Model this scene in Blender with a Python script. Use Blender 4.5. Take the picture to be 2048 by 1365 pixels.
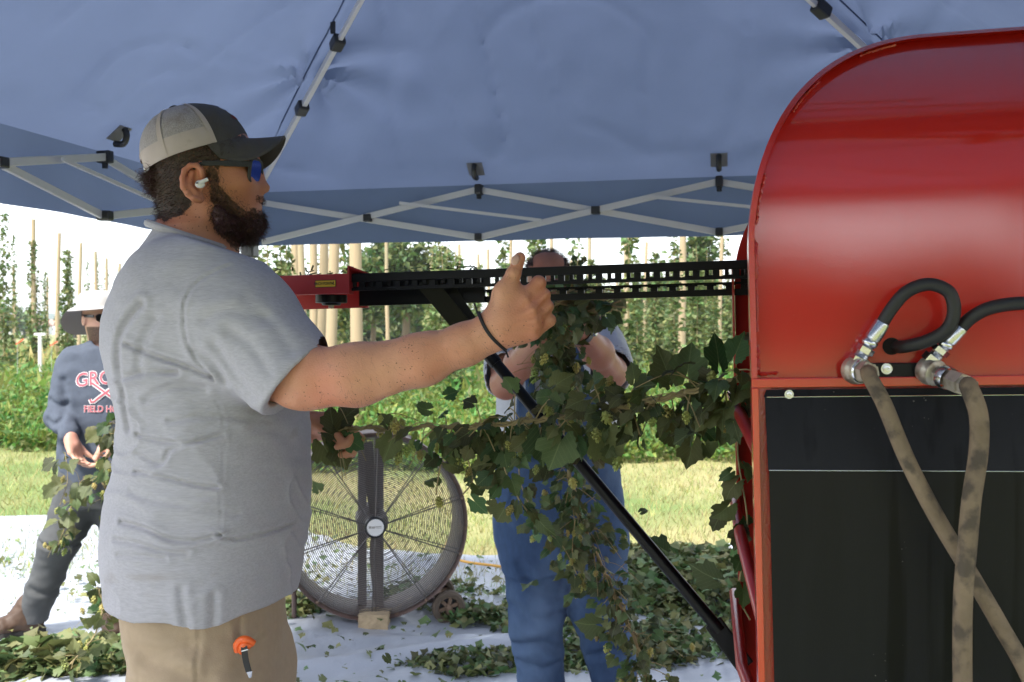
import bpy, bmesh, math, random
import numpy as np
from mathutils import Vector, Matrix
from mathutils.bvhtree import BVHTree
R = math.radians
for o in list(bpy.data.objects): bpy.data.objects.remove(o)
SC = bpy.context.scene
COL = SC.collection
random.seed(7); RNG = np.random.default_rng(7)

# ---------------------------------------------------------------- camera
F = 2000.0; HC = 1.4; HOR = 665.0           # focal length in px (2048 wide), eye height, horizon row
cam = bpy.data.cameras.new('camera'); camo = bpy.data.objects.new('camera', cam); COL.objects.link(camo)
camo.location = (0, 0, HC); camo.rotation_euler = (R(90), 0, 0)
cam.sensor_width = 36; cam.lens = 36*F/2048; cam.shift_y = -(682.5-HOR)/2048
cam.clip_start = 0.05; cam.clip_end = 6000
cam.dof.use_dof = True; cam.dof.focus_distance = 1.55; cam.dof.aperture_fstop = 13
SC.camera = camo
def P(px, py, Y):                            # a point of the place: picture direction and distance
    return Vector(((px-1024)*Y/F, Y, HC+(HOR-py)*Y/F))

# ---------------------------------------------------------------- sky, sun, exposure
SUN_EL, SUN_AZ = R(58), R(215)               # hazy sun, high, behind and to the left of the camera
w = bpy.data.worlds.new('World'); SC.world = w; w.use_nodes = True
nt = w.node_tree; nt.nodes.clear()
out = nt.nodes.new('ShaderNodeOutputWorld'); bg = nt.nodes.new('ShaderNodeBackground')
sky = nt.nodes.new('ShaderNodeTexSky'); sky.sky_type = 'NISHITA'; sky.sun_disc = False
sky.sun_elevation = SUN_EL; sky.sun_rotation = SUN_AZ; sky.air_density = 1.0; sky.dust_density = 1.0; sky.ozone_density = 1.0
hsv = nt.nodes.new('ShaderNodeHueSaturation'); hsv.inputs['Saturation'].default_value = 0.35; hsv.inputs['Value'].default_value = 1.0
bg.inputs['Strength'].default_value = 0.15
nt.links.new(sky.outputs[0], hsv.inputs['Color']); nt.links.new(hsv.outputs[0], bg.inputs['Color']); nt.links.new(bg.outputs[0], out.inputs[0])
sl = bpy.data.lights.new('sun', 'SUN'); sl.energy = 2.4; sl.angle = R(9); sl.color = (1, .95, .87)
so = bpy.data.objects.new('sun', sl); COL.objects.link(so); so.location = (-4, -8, 12)
# direction towards the sun (sky sun_rotation 0 = +Y, clockwise seen from above)
sd = Vector((math.sin(SUN_AZ)*math.cos(SUN_EL), math.cos(SUN_AZ)*math.cos(SUN_EL), math.sin(SUN_EL)))
so.rotation_euler = sd.to_track_quat('Z', 'Y').to_euler()
vs = SC.view_settings; vs.view_transform = 'Standard'; vs.look = 'None'; vs.exposure = 1.75; vs.gamma = 1.0; vs.use_curve_mapping = False
SC.render.engine = 'CYCLES'
cy = SC.cycles; cy.use_denoising = True; cy.max_bounces = 8; cy.diffuse_bounces = 4; cy.glossy_bounces = 3; cy.transparent_max_bounces = 8
cy.caustics_reflective = False; cy.caustics_refractive = False; cy.sample_clamp_indirect = 8

# ---------------------------------------------------------------- materials
def mat(name, col, rough=.6, metal=0, var=.12, scale=15, bump=0, bscale=80, coat=0, sss=0, trans=0, island=0, rnd=0,
        col2=None, scale2=4, thr=(.45, .62), spec=.5, detail=4, stretch=None, coatr=.1, dist=.002):
    m = bpy.data.materials.new(name); m.use_nodes = True
    t = m.node_tree; n = t.nodes; L = t.links; b = n['Principled BSDF']
    b.inputs['Roughness'].default_value = rough; b.inputs['Metallic'].default_value = metal
    b.inputs['Specular IOR Level'].default_value = spec
    if coat: b.inputs['Coat Weight'].default_value = coat; b.inputs['Coat Roughness'].default_value = coatr
    tc = n.new('ShaderNodeTexCoord'); src = tc.outputs['Object']
    if stretch:
        mp = n.new('ShaderNodeMapping'); mp.inputs['Scale'].default_value = stretch; L.new(src, mp.inputs[0]); src = mp.outputs[0]
    no = n.new('ShaderNodeTexNoise'); no.inputs['Scale'].default_value = scale; no.inputs['Detail'].default_value = detail
    L.new(src, no.inputs['Vector'])
    mx = n.new('ShaderNodeMix'); mx.data_type = 'RGBA'
    c = Vector(col[:3])
    mx.inputs[6].default_value = (*[max(0, v*(1-var)) for v in c], 1); mx.inputs[7].default_value = (*[min(1, v*(1+var)) for v in c], 1)
    L.new(no.outputs['Fac'], mx.inputs[0]); co = mx.outputs[2]
    if col2:
        n2 = n.new('ShaderNodeTexNoise'); n2.inputs['Scale'].default_value = scale2; n2.inputs['Detail'].default_value = 6; L.new(src, n2.inputs['Vector'])
        mr = n.new('ShaderNodeMapRange'); mr.inputs[1].default_value = thr[0]; mr.inputs[2].default_value = thr[1]; L.new(n2.outputs['Fac'], mr.inputs[0])
        m2 = n.new('ShaderNodeMix'); m2.data_type = 'RGBA'; m2.inputs[7].default_value = (*col2, 1); L.new(mr.outputs[0], m2.inputs[0]); L.new(co, m2.inputs[6]); co = m2.outputs[2]
    if island or rnd:
        h = n.new('ShaderNodeHueSaturation')
        if island: g = n.new('ShaderNodeNewGeometry'); rs = g.outputs['Random Per Island']; k = island
        else: g = n.new('ShaderNodeObjectInfo'); rs = g.outputs['Random']; k = rnd
        a = n.new('ShaderNodeMapRange'); a.inputs[3].default_value = 1-k; a.inputs[4].default_value = 1+k; L.new(rs, a.inputs[0]); L.new(a.outputs[0], h.inputs['Value'])
        wn = n.new('ShaderNodeMath'); wn.operation = 'MULTIPLY'; wn.inputs[1].default_value = 7.31; L.new(rs, wn.inputs[0])
        fr = n.new('ShaderNodeMath'); fr.operation = 'FRACT'; L.new(wn.outputs[0], fr.inputs[0])
        a2 = n.new('ShaderNodeMapRange'); a2.inputs[3].default_value = .5-.06*k/.3; a2.inputs[4].default_value = .5+.03*k/.3; L.new(fr.outputs[0], a2.inputs[0]); L.new(a2.outputs[0], h.inputs['Hue'])
        L.new(co, h.inputs['Color']); co = h.outputs[0]
    L.new(co, b.inputs['Base Color'])
    if bump:
        bn = n.new('ShaderNodeTexNoise'); bn.inputs['Scale'].default_value = bscale; bn.inputs['Detail'].default_value = 3; L.new(src, bn.inputs['Vector'])
        bp = n.new('ShaderNodeBump'); bp.inputs['Strength'].default_value = bump; bp.inputs['Distance'].default_value = dist
        L.new(bn.outputs['Fac'], bp.inputs['Height']); L.new(bp.outputs[0], b.inputs['Normal'])
        if coat: L.new(bp.outputs[0], b.inputs['Coat Normal'])
    if sss:
        b.inputs['Subsurface Weight'].default_value = sss; b.inputs['Subsurface Radius'].default_value = (1, .35, .2); b.inputs['Subsurface Scale'].default_value = .006
    if trans:
        o = n['Material Output']; tr = n.new('ShaderNodeBsdfTranslucent'); ms = n.new('ShaderNodeMixShader'); ms.inputs[0].default_value = trans
        L.new(co, tr.inputs['Color']); L.new(b.outputs[0], ms.inputs[1]); L.new(tr.outputs[0], ms.inputs[2]); L.new(ms.outputs[0], o.inputs['Surface'])
    return m
def specks(m, col, scale, thr, amount=.7, patch=6, soft=0):   # small flecks of dust or dirt lying on a surface
    t = m.node_tree; n = t.nodes; L = t.links; b = n['Principled BSDF']; src = b.inputs['Base Color'].links[0].from_socket; tc = n.new('ShaderNodeTexCoord')
    vo = n.new('ShaderNodeTexVoronoi'); vo.inputs['Scale'].default_value = scale; L.new(tc.outputs['Object'], vo.inputs['Vector']); pa = n.new('ShaderNodeTexNoise'); pa.inputs['Scale'].default_value = patch; L.new(tc.outputs['Object'], pa.inputs['Vector'])
    mr = n.new('ShaderNodeMapRange'); mr.inputs[1].default_value = .5; mr.inputs[2].default_value = .75; mr.inputs[3].default_value = 0; mr.inputs[4].default_value = thr; L.new(pa.outputs['Fac'], mr.inputs[0])
    lt = n.new('ShaderNodeMath'); lt.operation = 'LESS_THAN'; L.new(vo.outputs['Distance'], lt.inputs[0]); L.new(mr.outputs[0], lt.inputs[1]); ml = n.new('ShaderNodeMath'); ml.operation = 'MULTIPLY'; ml.inputs[1].default_value = amount; L.new(lt.outputs[0], ml.inputs[0])
    mx = n.new('ShaderNodeMix'); mx.data_type = 'RGBA'; mx.inputs[7].default_value = (*col, 1); L.new(ml.outputs[0], mx.inputs[0]); L.new(src, mx.inputs[6]); L.new(mx.outputs[2], b.inputs['Base Color'])
M = {}
def getm(m): return M[m] if isinstance(m, str) else m

# ---------------------------------------------------------------- objects
def tag(o, label=None, cat=None, group=None, kind=None):
    if label: o['label'] = label
    if cat: o['category'] = cat
    if group: o['group'] = group
    if kind: o['kind'] = kind
    return o
def thing(name, label, cat, loc=(0, 0, 0), group=None, kind=None):
    o = bpy.data.objects.new(name, None); COL.objects.link(o); o.location = loc; o.empty_display_size = .1
    return tag(o, label, cat, group, kind)
def link(name, me, m=None, parent=None, world=True):
    if m is not None and not me.materials: me.materials.append(getm(m))
    o = bpy.data.objects.new(name, me); COL.objects.link(o)
    if parent is not None:
        o.parent = parent
        if world: o.matrix_parent_inverse = world_of(parent).inverted()
    return o
def world_of(o):
    m = o.matrix_basis.copy()
    if o.parent is not None: m = world_of(o.parent) @ o.matrix_parent_inverse @ m
    return m
def npmesh(name, V, Fc, smooth=False):
    V = np.asarray(V, np.float32).reshape(-1, 3); Fc = np.asarray(Fc, np.int32); k = Fc.shape[1]
    me = bpy.data.meshes.new(name); me.vertices.add(len(V)); me.vertices.foreach_set('co', V.ravel())
    me.loops.add(Fc.size); me.loops.foreach_set('vertex_index', Fc.ravel())
    me.polygons.add(len(Fc)); me.polygons.foreach_set('loop_start', np.arange(0, Fc.size, k, dtype=np.int32))
    me.polygons.foreach_set('loop_total', np.full(len(Fc), k, np.int32))
    if smooth: me.polygons.foreach_set('use_smooth', np.ones(len(Fc), bool))
    me.update(calc_edges=True); me.validate(); return me

class MB:                                     # mesh builder: collects solids, builds ONE mesh
    def __init__(s): s.v = []; s.f = []
    def add(s, vs, fs):
        n = len(s.v); s.v += [Vector(v) for v in vs]; s.f += [[i+n for i in f] for f in fs]; return s
    def box(s, c, size, rot=None):
        x, y, z = [d/2 for d in size]; c = Vector(c)
        vs = [Vector((a, b, d)) for a in (-x, x) for b in (-y, y) for d in (-z, z)]
        if rot is not None: vs = [rot @ v for v in vs]
        return s.add([v+c for v in vs], [(0, 1, 3, 2), (4, 6, 7, 5), (0, 4, 5, 1), (2, 3, 7, 6), (0, 2, 6, 4), (1, 5, 7, 3)])
    def bar(s, a, b, wd, ht, up=(0, 0, 1)):   # rectangular bar from a to b
        a = Vector(a); b = Vector(b); d = (b-a); L = d.length; d.normalize(); sd = d.cross(Vector(up)); sd.normalize(); u = sd.cross(d)
        rot = Matrix((d, sd, u)).transposed(); return s.box((a+b)/2, (L, wd, ht), rot)
    def tube(s, pts, r, seg=10, cap=True, closed=False):
        pts = [Vector(p) for p in pts]; n = len(pts); rs = r if isinstance(r, (list, tuple)) else [r]*n
        prev = None; vs = []
        for i, p in enumerate(pts):
            if closed: d = pts[(i+1) % n]-pts[i-1]
            else: d = pts[min(i+1, n-1)]-pts[max(i-1, 0)]
            d.normalize()
            if prev is None: prev = d.orthogonal().normalized()
            u = prev-d*prev.dot(d); u = u.normalized() if u.length > 1e-6 else d.orthogonal().normalized(); prev = u; v = d.cross(u)
            for k in range(seg):
                a = 2*math.pi*k/seg; vs.append(p+(u*math.cos(a)+v*math.sin(a))*rs[i])
        fs = []
        for i in range(n if closed else n-1):
            j = (i+1) % n
            for k in range(seg):
                k2 = (k+1) % seg; fs.append((i*seg+k, i*seg+k2, j*seg+k2, j*seg+k))
        if cap and not closed: fs += [tuple(range(seg-1, -1, -1)), tuple((n-1)*seg+k for k in range(seg))]
        return s.add(vs, fs)
    def ball(s, c, r, n=8, sc=(1, 1, 1), rot=None):
        vs = []; c = Vector(c)
        for i in range(n+1):
            th = math.pi*i/n
            for k in range(2*n):
                a = math.pi*k/n; v = Vector((math.sin(th)*math.cos(a)*sc[0], math.sin(th)*math.sin(a)*sc[1], math.cos(th)*sc[2]))*r
                vs.append((rot @ v if rot is not None else v)+c)
        fs = []
        for i in range(n):
            for k in range(2*n):
                k2 = (k+1) % (2*n); fs.append((i*2*n+k, (i+1)*2*n+k, (i+1)*2*n+k2, i*2*n+k2))
        return s.add(vs, fs)
    def lathe(s, o, ax, prof, seg=24):        # prof: (distance along axis, radius)
        o = Vector(o); ax = Vector(ax).normalized()
        return s.tube([o+ax*h for h, r in prof], [r for h, r in prof], seg) if False else s._lathe(o, ax, prof, seg)
    def _lathe(s, o, ax, prof, seg):
        u = ax.orthogonal().normalized(); v = ax.cross(u); vs = []
        for h, r in prof:
            for k in range(seg):
                a = 2*math.pi*k/seg; vs.append(o+ax*h+(u*math.cos(a)+v*math.sin(a))*r)
        fs = [(i*seg+k, i*seg+(k+1) % seg, (i+1)*seg+(k+1) % seg, (i+1)*seg+k) for i in range(len(prof)-1) for k in range(seg)]
        return s.add(vs, fs)
    def grid(s, rows):                        # rows of points
        n = len(rows[0]); vs = [p for r in rows for p in r]
        return s.add(vs, [(i*n+j, i*n+j+1, (i+1)*n+j+1, (i+1)*n+j) for i in range(len(rows)-1) for j in range(n-1)])
    def slab(s, poly, off):                   # polygon extruded by vector off
        n = len(poly); off = Vector(off); vs = [Vector(p) for p in poly]+[Vector(p)+off for p in poly]
        return s.add(vs, [tuple(range(n-1, -1, -1)), tuple(range(n, 2*n))]+[(i, (i+1) % n, n+(i+1) % n, n+i) for i in range(n)])
    def mesh(s, name='m', smooth=False, bevel=0, weld=True):
        me = bpy.data.meshes.new(name); me.from_pydata([tuple(v) for v in s.v], [], s.f)
        bm = bmesh.new(); bm.from_mesh(me)
        if weld: bmesh.ops.remove_doubles(bm, verts=bm.verts, dist=1e-6)
        bmesh.ops.recalc_face_normals(bm, faces=bm.faces)
        if bevel:
            es = [e for e in bm.edges if len(e.link_faces) == 2 and e.calc_face_angle(0) > .6]
            bmesh.ops.bevel(bm, geom=es, offset=bevel, segments=2, profile=.6, affect='EDGES', clamp_overlap=True)
        bm.to_mesh(me); bm.free()
        if smooth:
            me.polygons.foreach_set('use_smooth', np.ones(len(me.polygons), bool)); me.set_sharp_from_angle(angle=R(smooth if smooth is not True else 40))
        return me
    def build(s, name, m, parent=None, **k): return link(name, s.mesh(name, **k), m, parent)
def spline(pts, n=8, closed=False):           # catmull-rom through points
    pts = [Vector(p) for p in pts]; N = len(pts); out = []
    rng = range(N) if closed else range(N-1)
    for i in rng:
        if closed: p0, p1, p2, p3 = pts[i-1], pts[i], pts[(i+1) % N], pts[(i+2) % N]
        else: p0, p1, p2, p3 = pts[max(i-1, 0)], pts[i], pts[i+1], pts[min(i+2, N-1)]
        for k in range(n):
            t = k/n; out.append(.5*((2*p1)+(p2-p0)*t+(2*p0-5*p1+4*p2-p3)*t*t+(3*p1-p0-3*p2+p3)*t**3))
    if not closed: out.append(pts[-1])
    return out
def text_geo(s, size=1, bold=0.0):            # lettering as flat triangles, centred
    cu = bpy.data.curves.new('lettering', 'FONT'); cu.body = s; cu.size = size; cu.align_x = 'CENTER'; cu.align_y = 'CENTER'; cu.offset = bold; cu.resolution_u = 3
    o = bpy.data.objects.new('lettering', cu); COL.objects.link(o); dg = bpy.context.evaluated_depsgraph_get()
    me = bpy.data.meshes.new_from_object(o.evaluated_get(dg)); bpy.data.objects.remove(o)
    v = [tuple(x.co) for x in me.vertices]; f = [tuple(p.vertices) for p in me.polygons]; bpy.data.meshes.remove(me); return v, f
def copy_tree(o, parent=None):
    c = o.copy(); COL.objects.link(c)
    if parent is not None: c.parent = parent
    for ch in o.children: copy_tree(ch, c)
    return c

# ---------------------------------------------------------------- numpy noise and distance-field modelling (bodies, cloth)
_perm = np.random.default_rng(3).random((64, 64, 64)).astype(np.float32)
def vnoise(p):
    p = np.asarray(p, np.float32); i = np.floor(p).astype(np.int32); f = p-i; f = f*f*(3-2*f); i &= 63; j = (i+1) & 63
    x0, y0, z0 = i[..., 0], i[..., 1], i[..., 2]; x1, y1, z1 = j[..., 0], j[..., 1], j[..., 2]; fx, fy, fz = f[..., 0], f[..., 1], f[..., 2]
    a = _perm[x0, y0, z0]*(1-fx)+_perm[x1, y0, z0]*fx; b = _perm[x0, y1, z0]*(1-fx)+_perm[x1, y1, z0]*fx
    c = _perm[x0, y0, z1]*(1-fx)+_perm[x1, y0, z1]*fx; d = _perm[x0, y1, z1]*(1-fx)+_perm[x1, y1, z1]*fx
    return ((a*(1-fy)+b*fy)*(1-fz)+(c*(1-fy)+d*fy)*fz)*2-1
def fbm(p, o=3):
    s = 0; a = 1; p = np.asarray(p, np.float32)
    for _ in range(o): s = s+a*vnoise(p); p = p*2.03+11.7; a *= .5
    return s
def V3(v): return np.array(v, np.float32)
def cone(a, b, ra, rb):                       # tapered capsule
    a = V3(a); b = V3(b); ab = b-a; L2 = max(float(ab@ab), 1e-9)
    def f(p):
        t = np.clip(((p-a)@ab)/L2, 0, 1); q = p-a-t[:, None]*ab; return np.sqrt((q*q).sum(1))-(ra+(rb-ra)*t)
    return f
def ell(c, r, rot=None):
    c = V3(c); r = V3(r); rt = None if rot is None else np.array(rot.to_3x3(), np.float32)
    def f(p):
        q = p-c
        if rt is not None: q = q@rt
        k0 = np.sqrt(((q/r)**2).sum(1)); k1 = np.sqrt(((q/(r*r))**2).sum(1))+1e-9; return k0*(k0-1)/k1
    return f
def rbox(c, h, r, rot=None):
    c = V3(c); h = V3(h); rt = None if rot is None else np.array(rot.to_3x3(), np.float32)
    def f(p):
        q = p-c
        if rt is not None: q = q@rt
        q = np.abs(q)-(h-r); return np.sqrt((np.maximum(q, 0)**2).sum(1))+np.minimum(q.max(1), 0)-r
    return f
def plane(pt, n):                             # inside = behind the normal
    pt = V3(pt); n = V3(n); n = n/np.sqrt(n@n)
    return lambda p: (p-pt)@n
def loft(st, ex=2.3, caps=True):              # stations (z, cx, cy, rx, ry), rising z
    st = sorted(st); z = np.array([s[0] for s in st]); zz = np.linspace(z[0], z[-1], 160); A = []
    for k in range(1, 5):
        y = np.array([s[k] for s in st]); m = np.gradient(y, z); i = np.clip(np.searchsorted(z, zz)-1, 0, len(z)-2); h = z[i+1]-z[i]; t = (zz-z[i])/h
        A.append((2*t**3-3*t**2+1)*y[i]+(t**3-2*t**2+t)*h*m[i]+(-2*t**3+3*t**2)*y[i+1]+(t**3-t**2)*h*m[i+1])
    def f(p):
        cx, cy, rx, ry = [np.interp(p[:, 2], zz, a) for a in A]
        d = ((np.abs(p[:, 0]-cx)/rx)**ex+(np.abs(p[:, 1]-cy)/ry)**ex)**(1/ex); d = (d-1)*np.minimum(rx, ry)
        if caps: d = np.maximum(d, np.maximum(p[:, 2]-z[-1], z[0]-p[:, 2]))
        return d.astype(np.float32)
    return f
def smin(a, b, k):
    if k <= 0: return np.minimum(a, b)
    h = np.maximum(k-np.abs(a-b), 0)/k; return np.minimum(a, b)-h*h*k*.25
def field(ops):                               # ops: (op, k, prim); 'u' join, 's' cut, 'i' keep, 'd' displace
    def f(p):
        d = None
        for op, k, pr in ops:
            if op == 'd': d = d+pr(p); continue
            e = pr(p)
            if d is None: d = e
            elif op == 'u': d = smin(d, e, k)
            elif op == 's': d = -smin(-d, e, k)
            elif op == 'i': d = -smin(-d, -e, k)
        return d
    return f
def sdf_mesh(name, f, lo, hi, h, B=12, smooth=True):
    lo = V3(lo); hi = V3(hi); nb = np.ceil((hi-lo)/(h*B)).astype(int)
    bi = np.stack(np.meshgrid(*[np.arange(n) for n in nb], indexing='ij'), -1).reshape(-1, 3)
    d = f((lo+(bi+.5)*h*B).astype(np.float32)); bi = bi[np.abs(d) < h*B*1.25+.012]
    g = np.arange(B+1); off = np.stack(np.meshgrid(g, g, g, indexing='ij'), -1).reshape(-1, 3)
    N = nb*B+4; S = np.array([N[1]*N[2], N[2], 1], np.int64); ids = []; pos = []; quads = []
    cor = np.array([[a, b, c] for a in (0, 1) for b in (0, 1) for c in (0, 1)])
    edges = [(i, j) for i in range(8) for j in range(i+1, 8) if np.abs(cor[i]-cor[j]).sum() == 1]
    for s in range(0, len(bi), 96):
        blk = bi[s:s+96]; base = blk*B; pts = (base[:, None, :]+off[None])
        v = f((lo+pts.reshape(-1, 3)*h).astype(np.float32)).reshape(len(blk), B+1, B+1, B+1); sg = v < 0
        c8 = np.stack([v[:, a:B+a, b:B+b, c:B+c] for a, b, c in cor], -1); s8 = c8 < 0; cnt = s8.sum(-1)
        w = np.argwhere((cnt > 0) & (cnt < 8))
        if len(w) == 0: continue
        vv = c8[w[:, 0], w[:, 1], w[:, 2], w[:, 3]]; acc = np.zeros((len(w), 3)); num = np.zeros(len(w))
        for i, j in edges:
            m = (vv[:, i] < 0) != (vv[:, j] < 0); t = vv[:, i]/np.where(m, vv[:, i]-vv[:, j], 1)
            acc += np.where(m[:, None], cor[i]+(cor[j]-cor[i])*t[:, None], 0); num += m
        gc = base[w[:, 0]]+w[:, 1:]; pos.append(lo+(gc+acc/num[:, None])*h); ids.append((gc+1)@S)
        for ax in range(3):
            sl0 = [slice(None)]+[slice(0, B)]*3; sl1 = list(sl0); sl1[ax+1] = slice(1, B+1)
            A = sg[tuple(sl0)]; C = sg[tuple(sl1)]; e = np.argwhere(A != C)
            if len(e) == 0: continue
            ge = base[e[:, 0]]+e[:, 1:]+1; u = np.zeros(3, int); u[(ax+1) % 3] = 1; x = np.zeros(3, int); x[(ax+2) % 3] = 1
            q = np.stack([ge@S, (ge-u)@S, (ge-u-x)@S, (ge-x)@S], 1); fl = ~A[tuple(e.T)]; q[fl] = q[fl][:, ::-1]; quads.append(q)
    ids = np.concatenate(ids); pos = np.concatenate(pos); quads = np.concatenate(quads); o = np.argsort(ids); ids = ids[o]; pos = pos[o]
    k = np.searchsorted(ids, quads); k = np.minimum(k, len(ids)-1); ok = (ids[k] == quads).all(1)
    return npmesh(name, pos, k[ok], smooth)
def seg2d(pl):                                # distance in the X-Z plane to a polyline of Vectors
    a = np.array([[p[0], p[2]] for p in pl], np.float32)
    def f(p):
        q = p[:, [0, 2]]; best = np.full(len(p), 9., np.float32)
        for i in range(len(a)-1):
            ab = a[i+1]-a[i]; t = np.clip(((q-a[i])@ab)/max(float(ab@ab), 1e-9), 0, 1); r = q-a[i]-t[:, None]*ab; best = np.minimum(best, np.sqrt((r*r).sum(1)))
        return best
    return f
def verts_of(me):
    v = np.empty(len(me.vertices)*3, np.float32); me.vertices.foreach_get('co', v); n = np.empty(len(me.vertices)*3, np.float32); me.vertices.foreach_get('normal', n)
    return v.reshape(-1, 3), n.reshape(-1, 3)
def strands(roots, dirs, length, r, seg=3, curl=.3, sag=0, seed=1):    # hair: thin tapering three-sided fibres
    rg = np.random.default_rng(seed); n = len(roots); d = dirs/np.linalg.norm(dirs, axis=1, keepdims=True); p = roots.copy(); L = length*(.6+.8*rg.random(n))[:, None]; rings = []
    for s in range(seg+1):
        u = np.cross(d, [[.3, .5, .81]]); u /= np.linalg.norm(u, axis=1, keepdims=True)+1e-9; x = np.cross(d, u); rr = r*(1-.85*s/seg)
        rings.append(np.stack([p+rr*(u*math.cos(a)+x*math.sin(a)) for a in (0, 2.1, 4.2)], 1))
        p = p+d*L/seg; d = d+curl*rg.normal(size=(n, 3))+np.array([0, 0, -sag]); d /= np.linalg.norm(d, axis=1, keepdims=True)
    V = np.stack(rings, 1).reshape(-1, 3); k = (np.arange(n)*3*(seg+1))[:, None]; Fc = []
    for s in range(seg):
        for a in range(3):
            b = (a+1) % 3; Fc.append(np.concatenate([k+s*3+a, k+s*3+b, k+(s+1)*3+b, k+(s+1)*3+a], 1))
    return npmesh('hair', V, np.concatenate(Fc), True)
# ================================================================ MATERIALS OF THE SETTING
M['ground'] = mat('ground_soil_grass', (.30, .27, .12), .95, var=.35, scale=3, col2=(.13, .19, .05), scale2=.35, thr=(.42, .60), bump=.6, bscale=40, dist=.03)
M['grass'] = mat('mown_grass', (.33, .35, .13), .7, island=.45, trans=.3, col2=(.20, .27, .07), scale2=.5, thr=(.45, .6))
M['weed'] = mat('weed_leaf', (.115, .22, .045), .55, island=.45, trans=.4)
M['hop_far'] = mat('hop_leaf_far', (.125, .185, .06), .55, island=.4, trans=.35)
M['tree_leaf'] = mat('tree_leaf', (.075, .13, .035), .6, island=.4, trans=.3)
M['bark'] = mat('bark', (.16, .12, .08), .9, var=.3, scale=12, bump=.5, bscale=30)
M['pole'] = mat('pole_wood', (.38, .29, .18), .85, var=.22, scale=2.2, stretch=(6, 6, .5), bump=.4, bscale=12, col2=(.27, .27, .16), scale2=.9, thr=(.5, .75))
M['hill'] = mat('hill_forest', (.075, .115, .06), .9, var=.3, scale=.03)
M['tarp'] = mat('plastic_sheet', (.40, .43, .49), .33, var=.05, scale=3, bump=.35, bscale=14, dist=.02, col2=(.34, .36, .40), scale2=1.3, thr=(.5, .8), trans=.08)
M['leaf'] = mat('hop_leaf', (.055, .092, .027), .5, rnd=.5, trans=.28, var=.25, scale=30, bump=.35, bscale=60)
M['litter'] = mat('wilted_leaf', (.105, .155, .055), .6, island=.5, trans=.2, var=.25, scale=12)
M['cone'] = mat('hop_cone', (.36, .42, .12), .6, rnd=.3, var=.3, scale=60, col2=(.40, .27, .07), scale2=25, thr=(.5, .7), trans=.2)
M['stem'] = mat('bine_stem', (.28, .22, .10), .7, var=.3, scale=30)
M['wire'] = mat('wire', (.45, .45, .43), .5, metal=.6)
M['white_wall'] = mat('white_wall', (.75, .74, .72), .8, var=.05)
M['roof_red'] = mat('far_roof', (.42, .22, .16), .8)
M['dark_glass'] = mat('far_window', (.05, .06, .08), .2)
M['flag_red'] = mat('orange_red_tape', (.70, .10, .04), .6)
M['white_post'] = mat('white_post', (.75, .75, .72), .6)

# ================================================================ LEAF SHAPES
def hop_outline(n, teeth=.07, lobes=3, seed=0):
    rg = random.Random(seed); pts = []
    for i in range(n):
        a = -math.pi*.92+2*math.pi*.92*i/(n-1)           # 0 = tip; the stalk end is open
        base = .52+.30*max(0, math.cos(a))**2+.26*math.exp(-((abs(a)-1.15)/.34)**2)*(1 if lobes >= 3 else 0)+.22*math.exp(-(a/.30)**2)
        r = base*(1+(teeth if i % 2 else -teeth))*(1+rg.uniform(-.05, .05)); pts.append((r*math.sin(a), r*math.cos(a)))
    return pts
def leaf_template(n=27, curl=.25, fold=.3, seed=0, lobes=3, teeth=.07):
    o = hop_outline(n, teeth, lobes, seed); rg = random.Random(seed+50); pts = [(0, 0)]+[(x*.5, y*.5) for x, y in o[::2]]+o; V = []
    ph = rg.uniform(0, 6)
    for x, y in pts:
        r = math.hypot(x, y); V.append((x, y+.45, fold*abs(x)-curl*r*r+.05*math.sin(9*math.atan2(x, y)+ph)*r))
    m = len(o[::2]); Fc = [(0, 1+i, 2+i) for i in range(m-1)]
    for i in range(m-1):
        a, b = 1+i, 2+i; p, q, s = 1+m+2*i, 2+m+2*i, 3+m+2*i; Fc += [(a, p, q), (a, q, b), (b, q, s)]
    return np.array(V, np.float32), np.array(Fc, np.int32)
SIMPLE = (np.array([(0, 0, 0), (.32, .42, .1), (0, .5, -.02), (-.32, .42, .1), (0, 1, -.18)], np.float32), np.array([(0, 1, 2), (0, 2, 3), (1, 4, 2), (2, 4, 3)], np.int32))
LANCE = (np.array([(0, 0, 0), (.1, .45, .03), (-.1, .45, .03), (0, 1, -.25)], np.float32), np.array([(0, 1, 2), (1, 3, 2)], np.int32))
BLADE = (np.array([(-.05, 0, 0), (.05, 0, 0), (0, 1, .25)], np.float32), np.array([(0, 1, 2)], np.int32))
LO = leaf_template(11, seed=3, teeth=.05)
def rand_rot(n, rg, up=0.0):                             # random frames; up>0 turns the leaf faces towards the sky
    z = rg.normal(size=(n, 3)); z[:, 2] = np.abs(z[:, 2])+up; z /= np.linalg.norm(z, axis=1, keepdims=True)
    x = np.cross(rg.normal(size=(n, 3)), z); x /= np.linalg.norm(x, axis=1, keepdims=True); y = np.cross(z, x); return np.stack([x, y, z], 2)
def leaves(pos, rot, size, tpl):
    tv, tf = tpl; n = len(pos); V = pos[:, None, :]+np.einsum('nij,kj->nki', rot, tv)*np.asarray(size).reshape(-1, 1, 1)
    Fc = tf[None]+(np.arange(n)*len(tv))[:, None, None]; return V.reshape(-1, 3), Fc.reshape(-1, tf.shape[1])
def merge(parts):
    Vs, Fs, k = [], [], 0
    for v, f in parts: Vs.append(v); Fs.append(f+k); k += len(v)
    return np.concatenate(Vs), np.concatenate(Fs)

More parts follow.
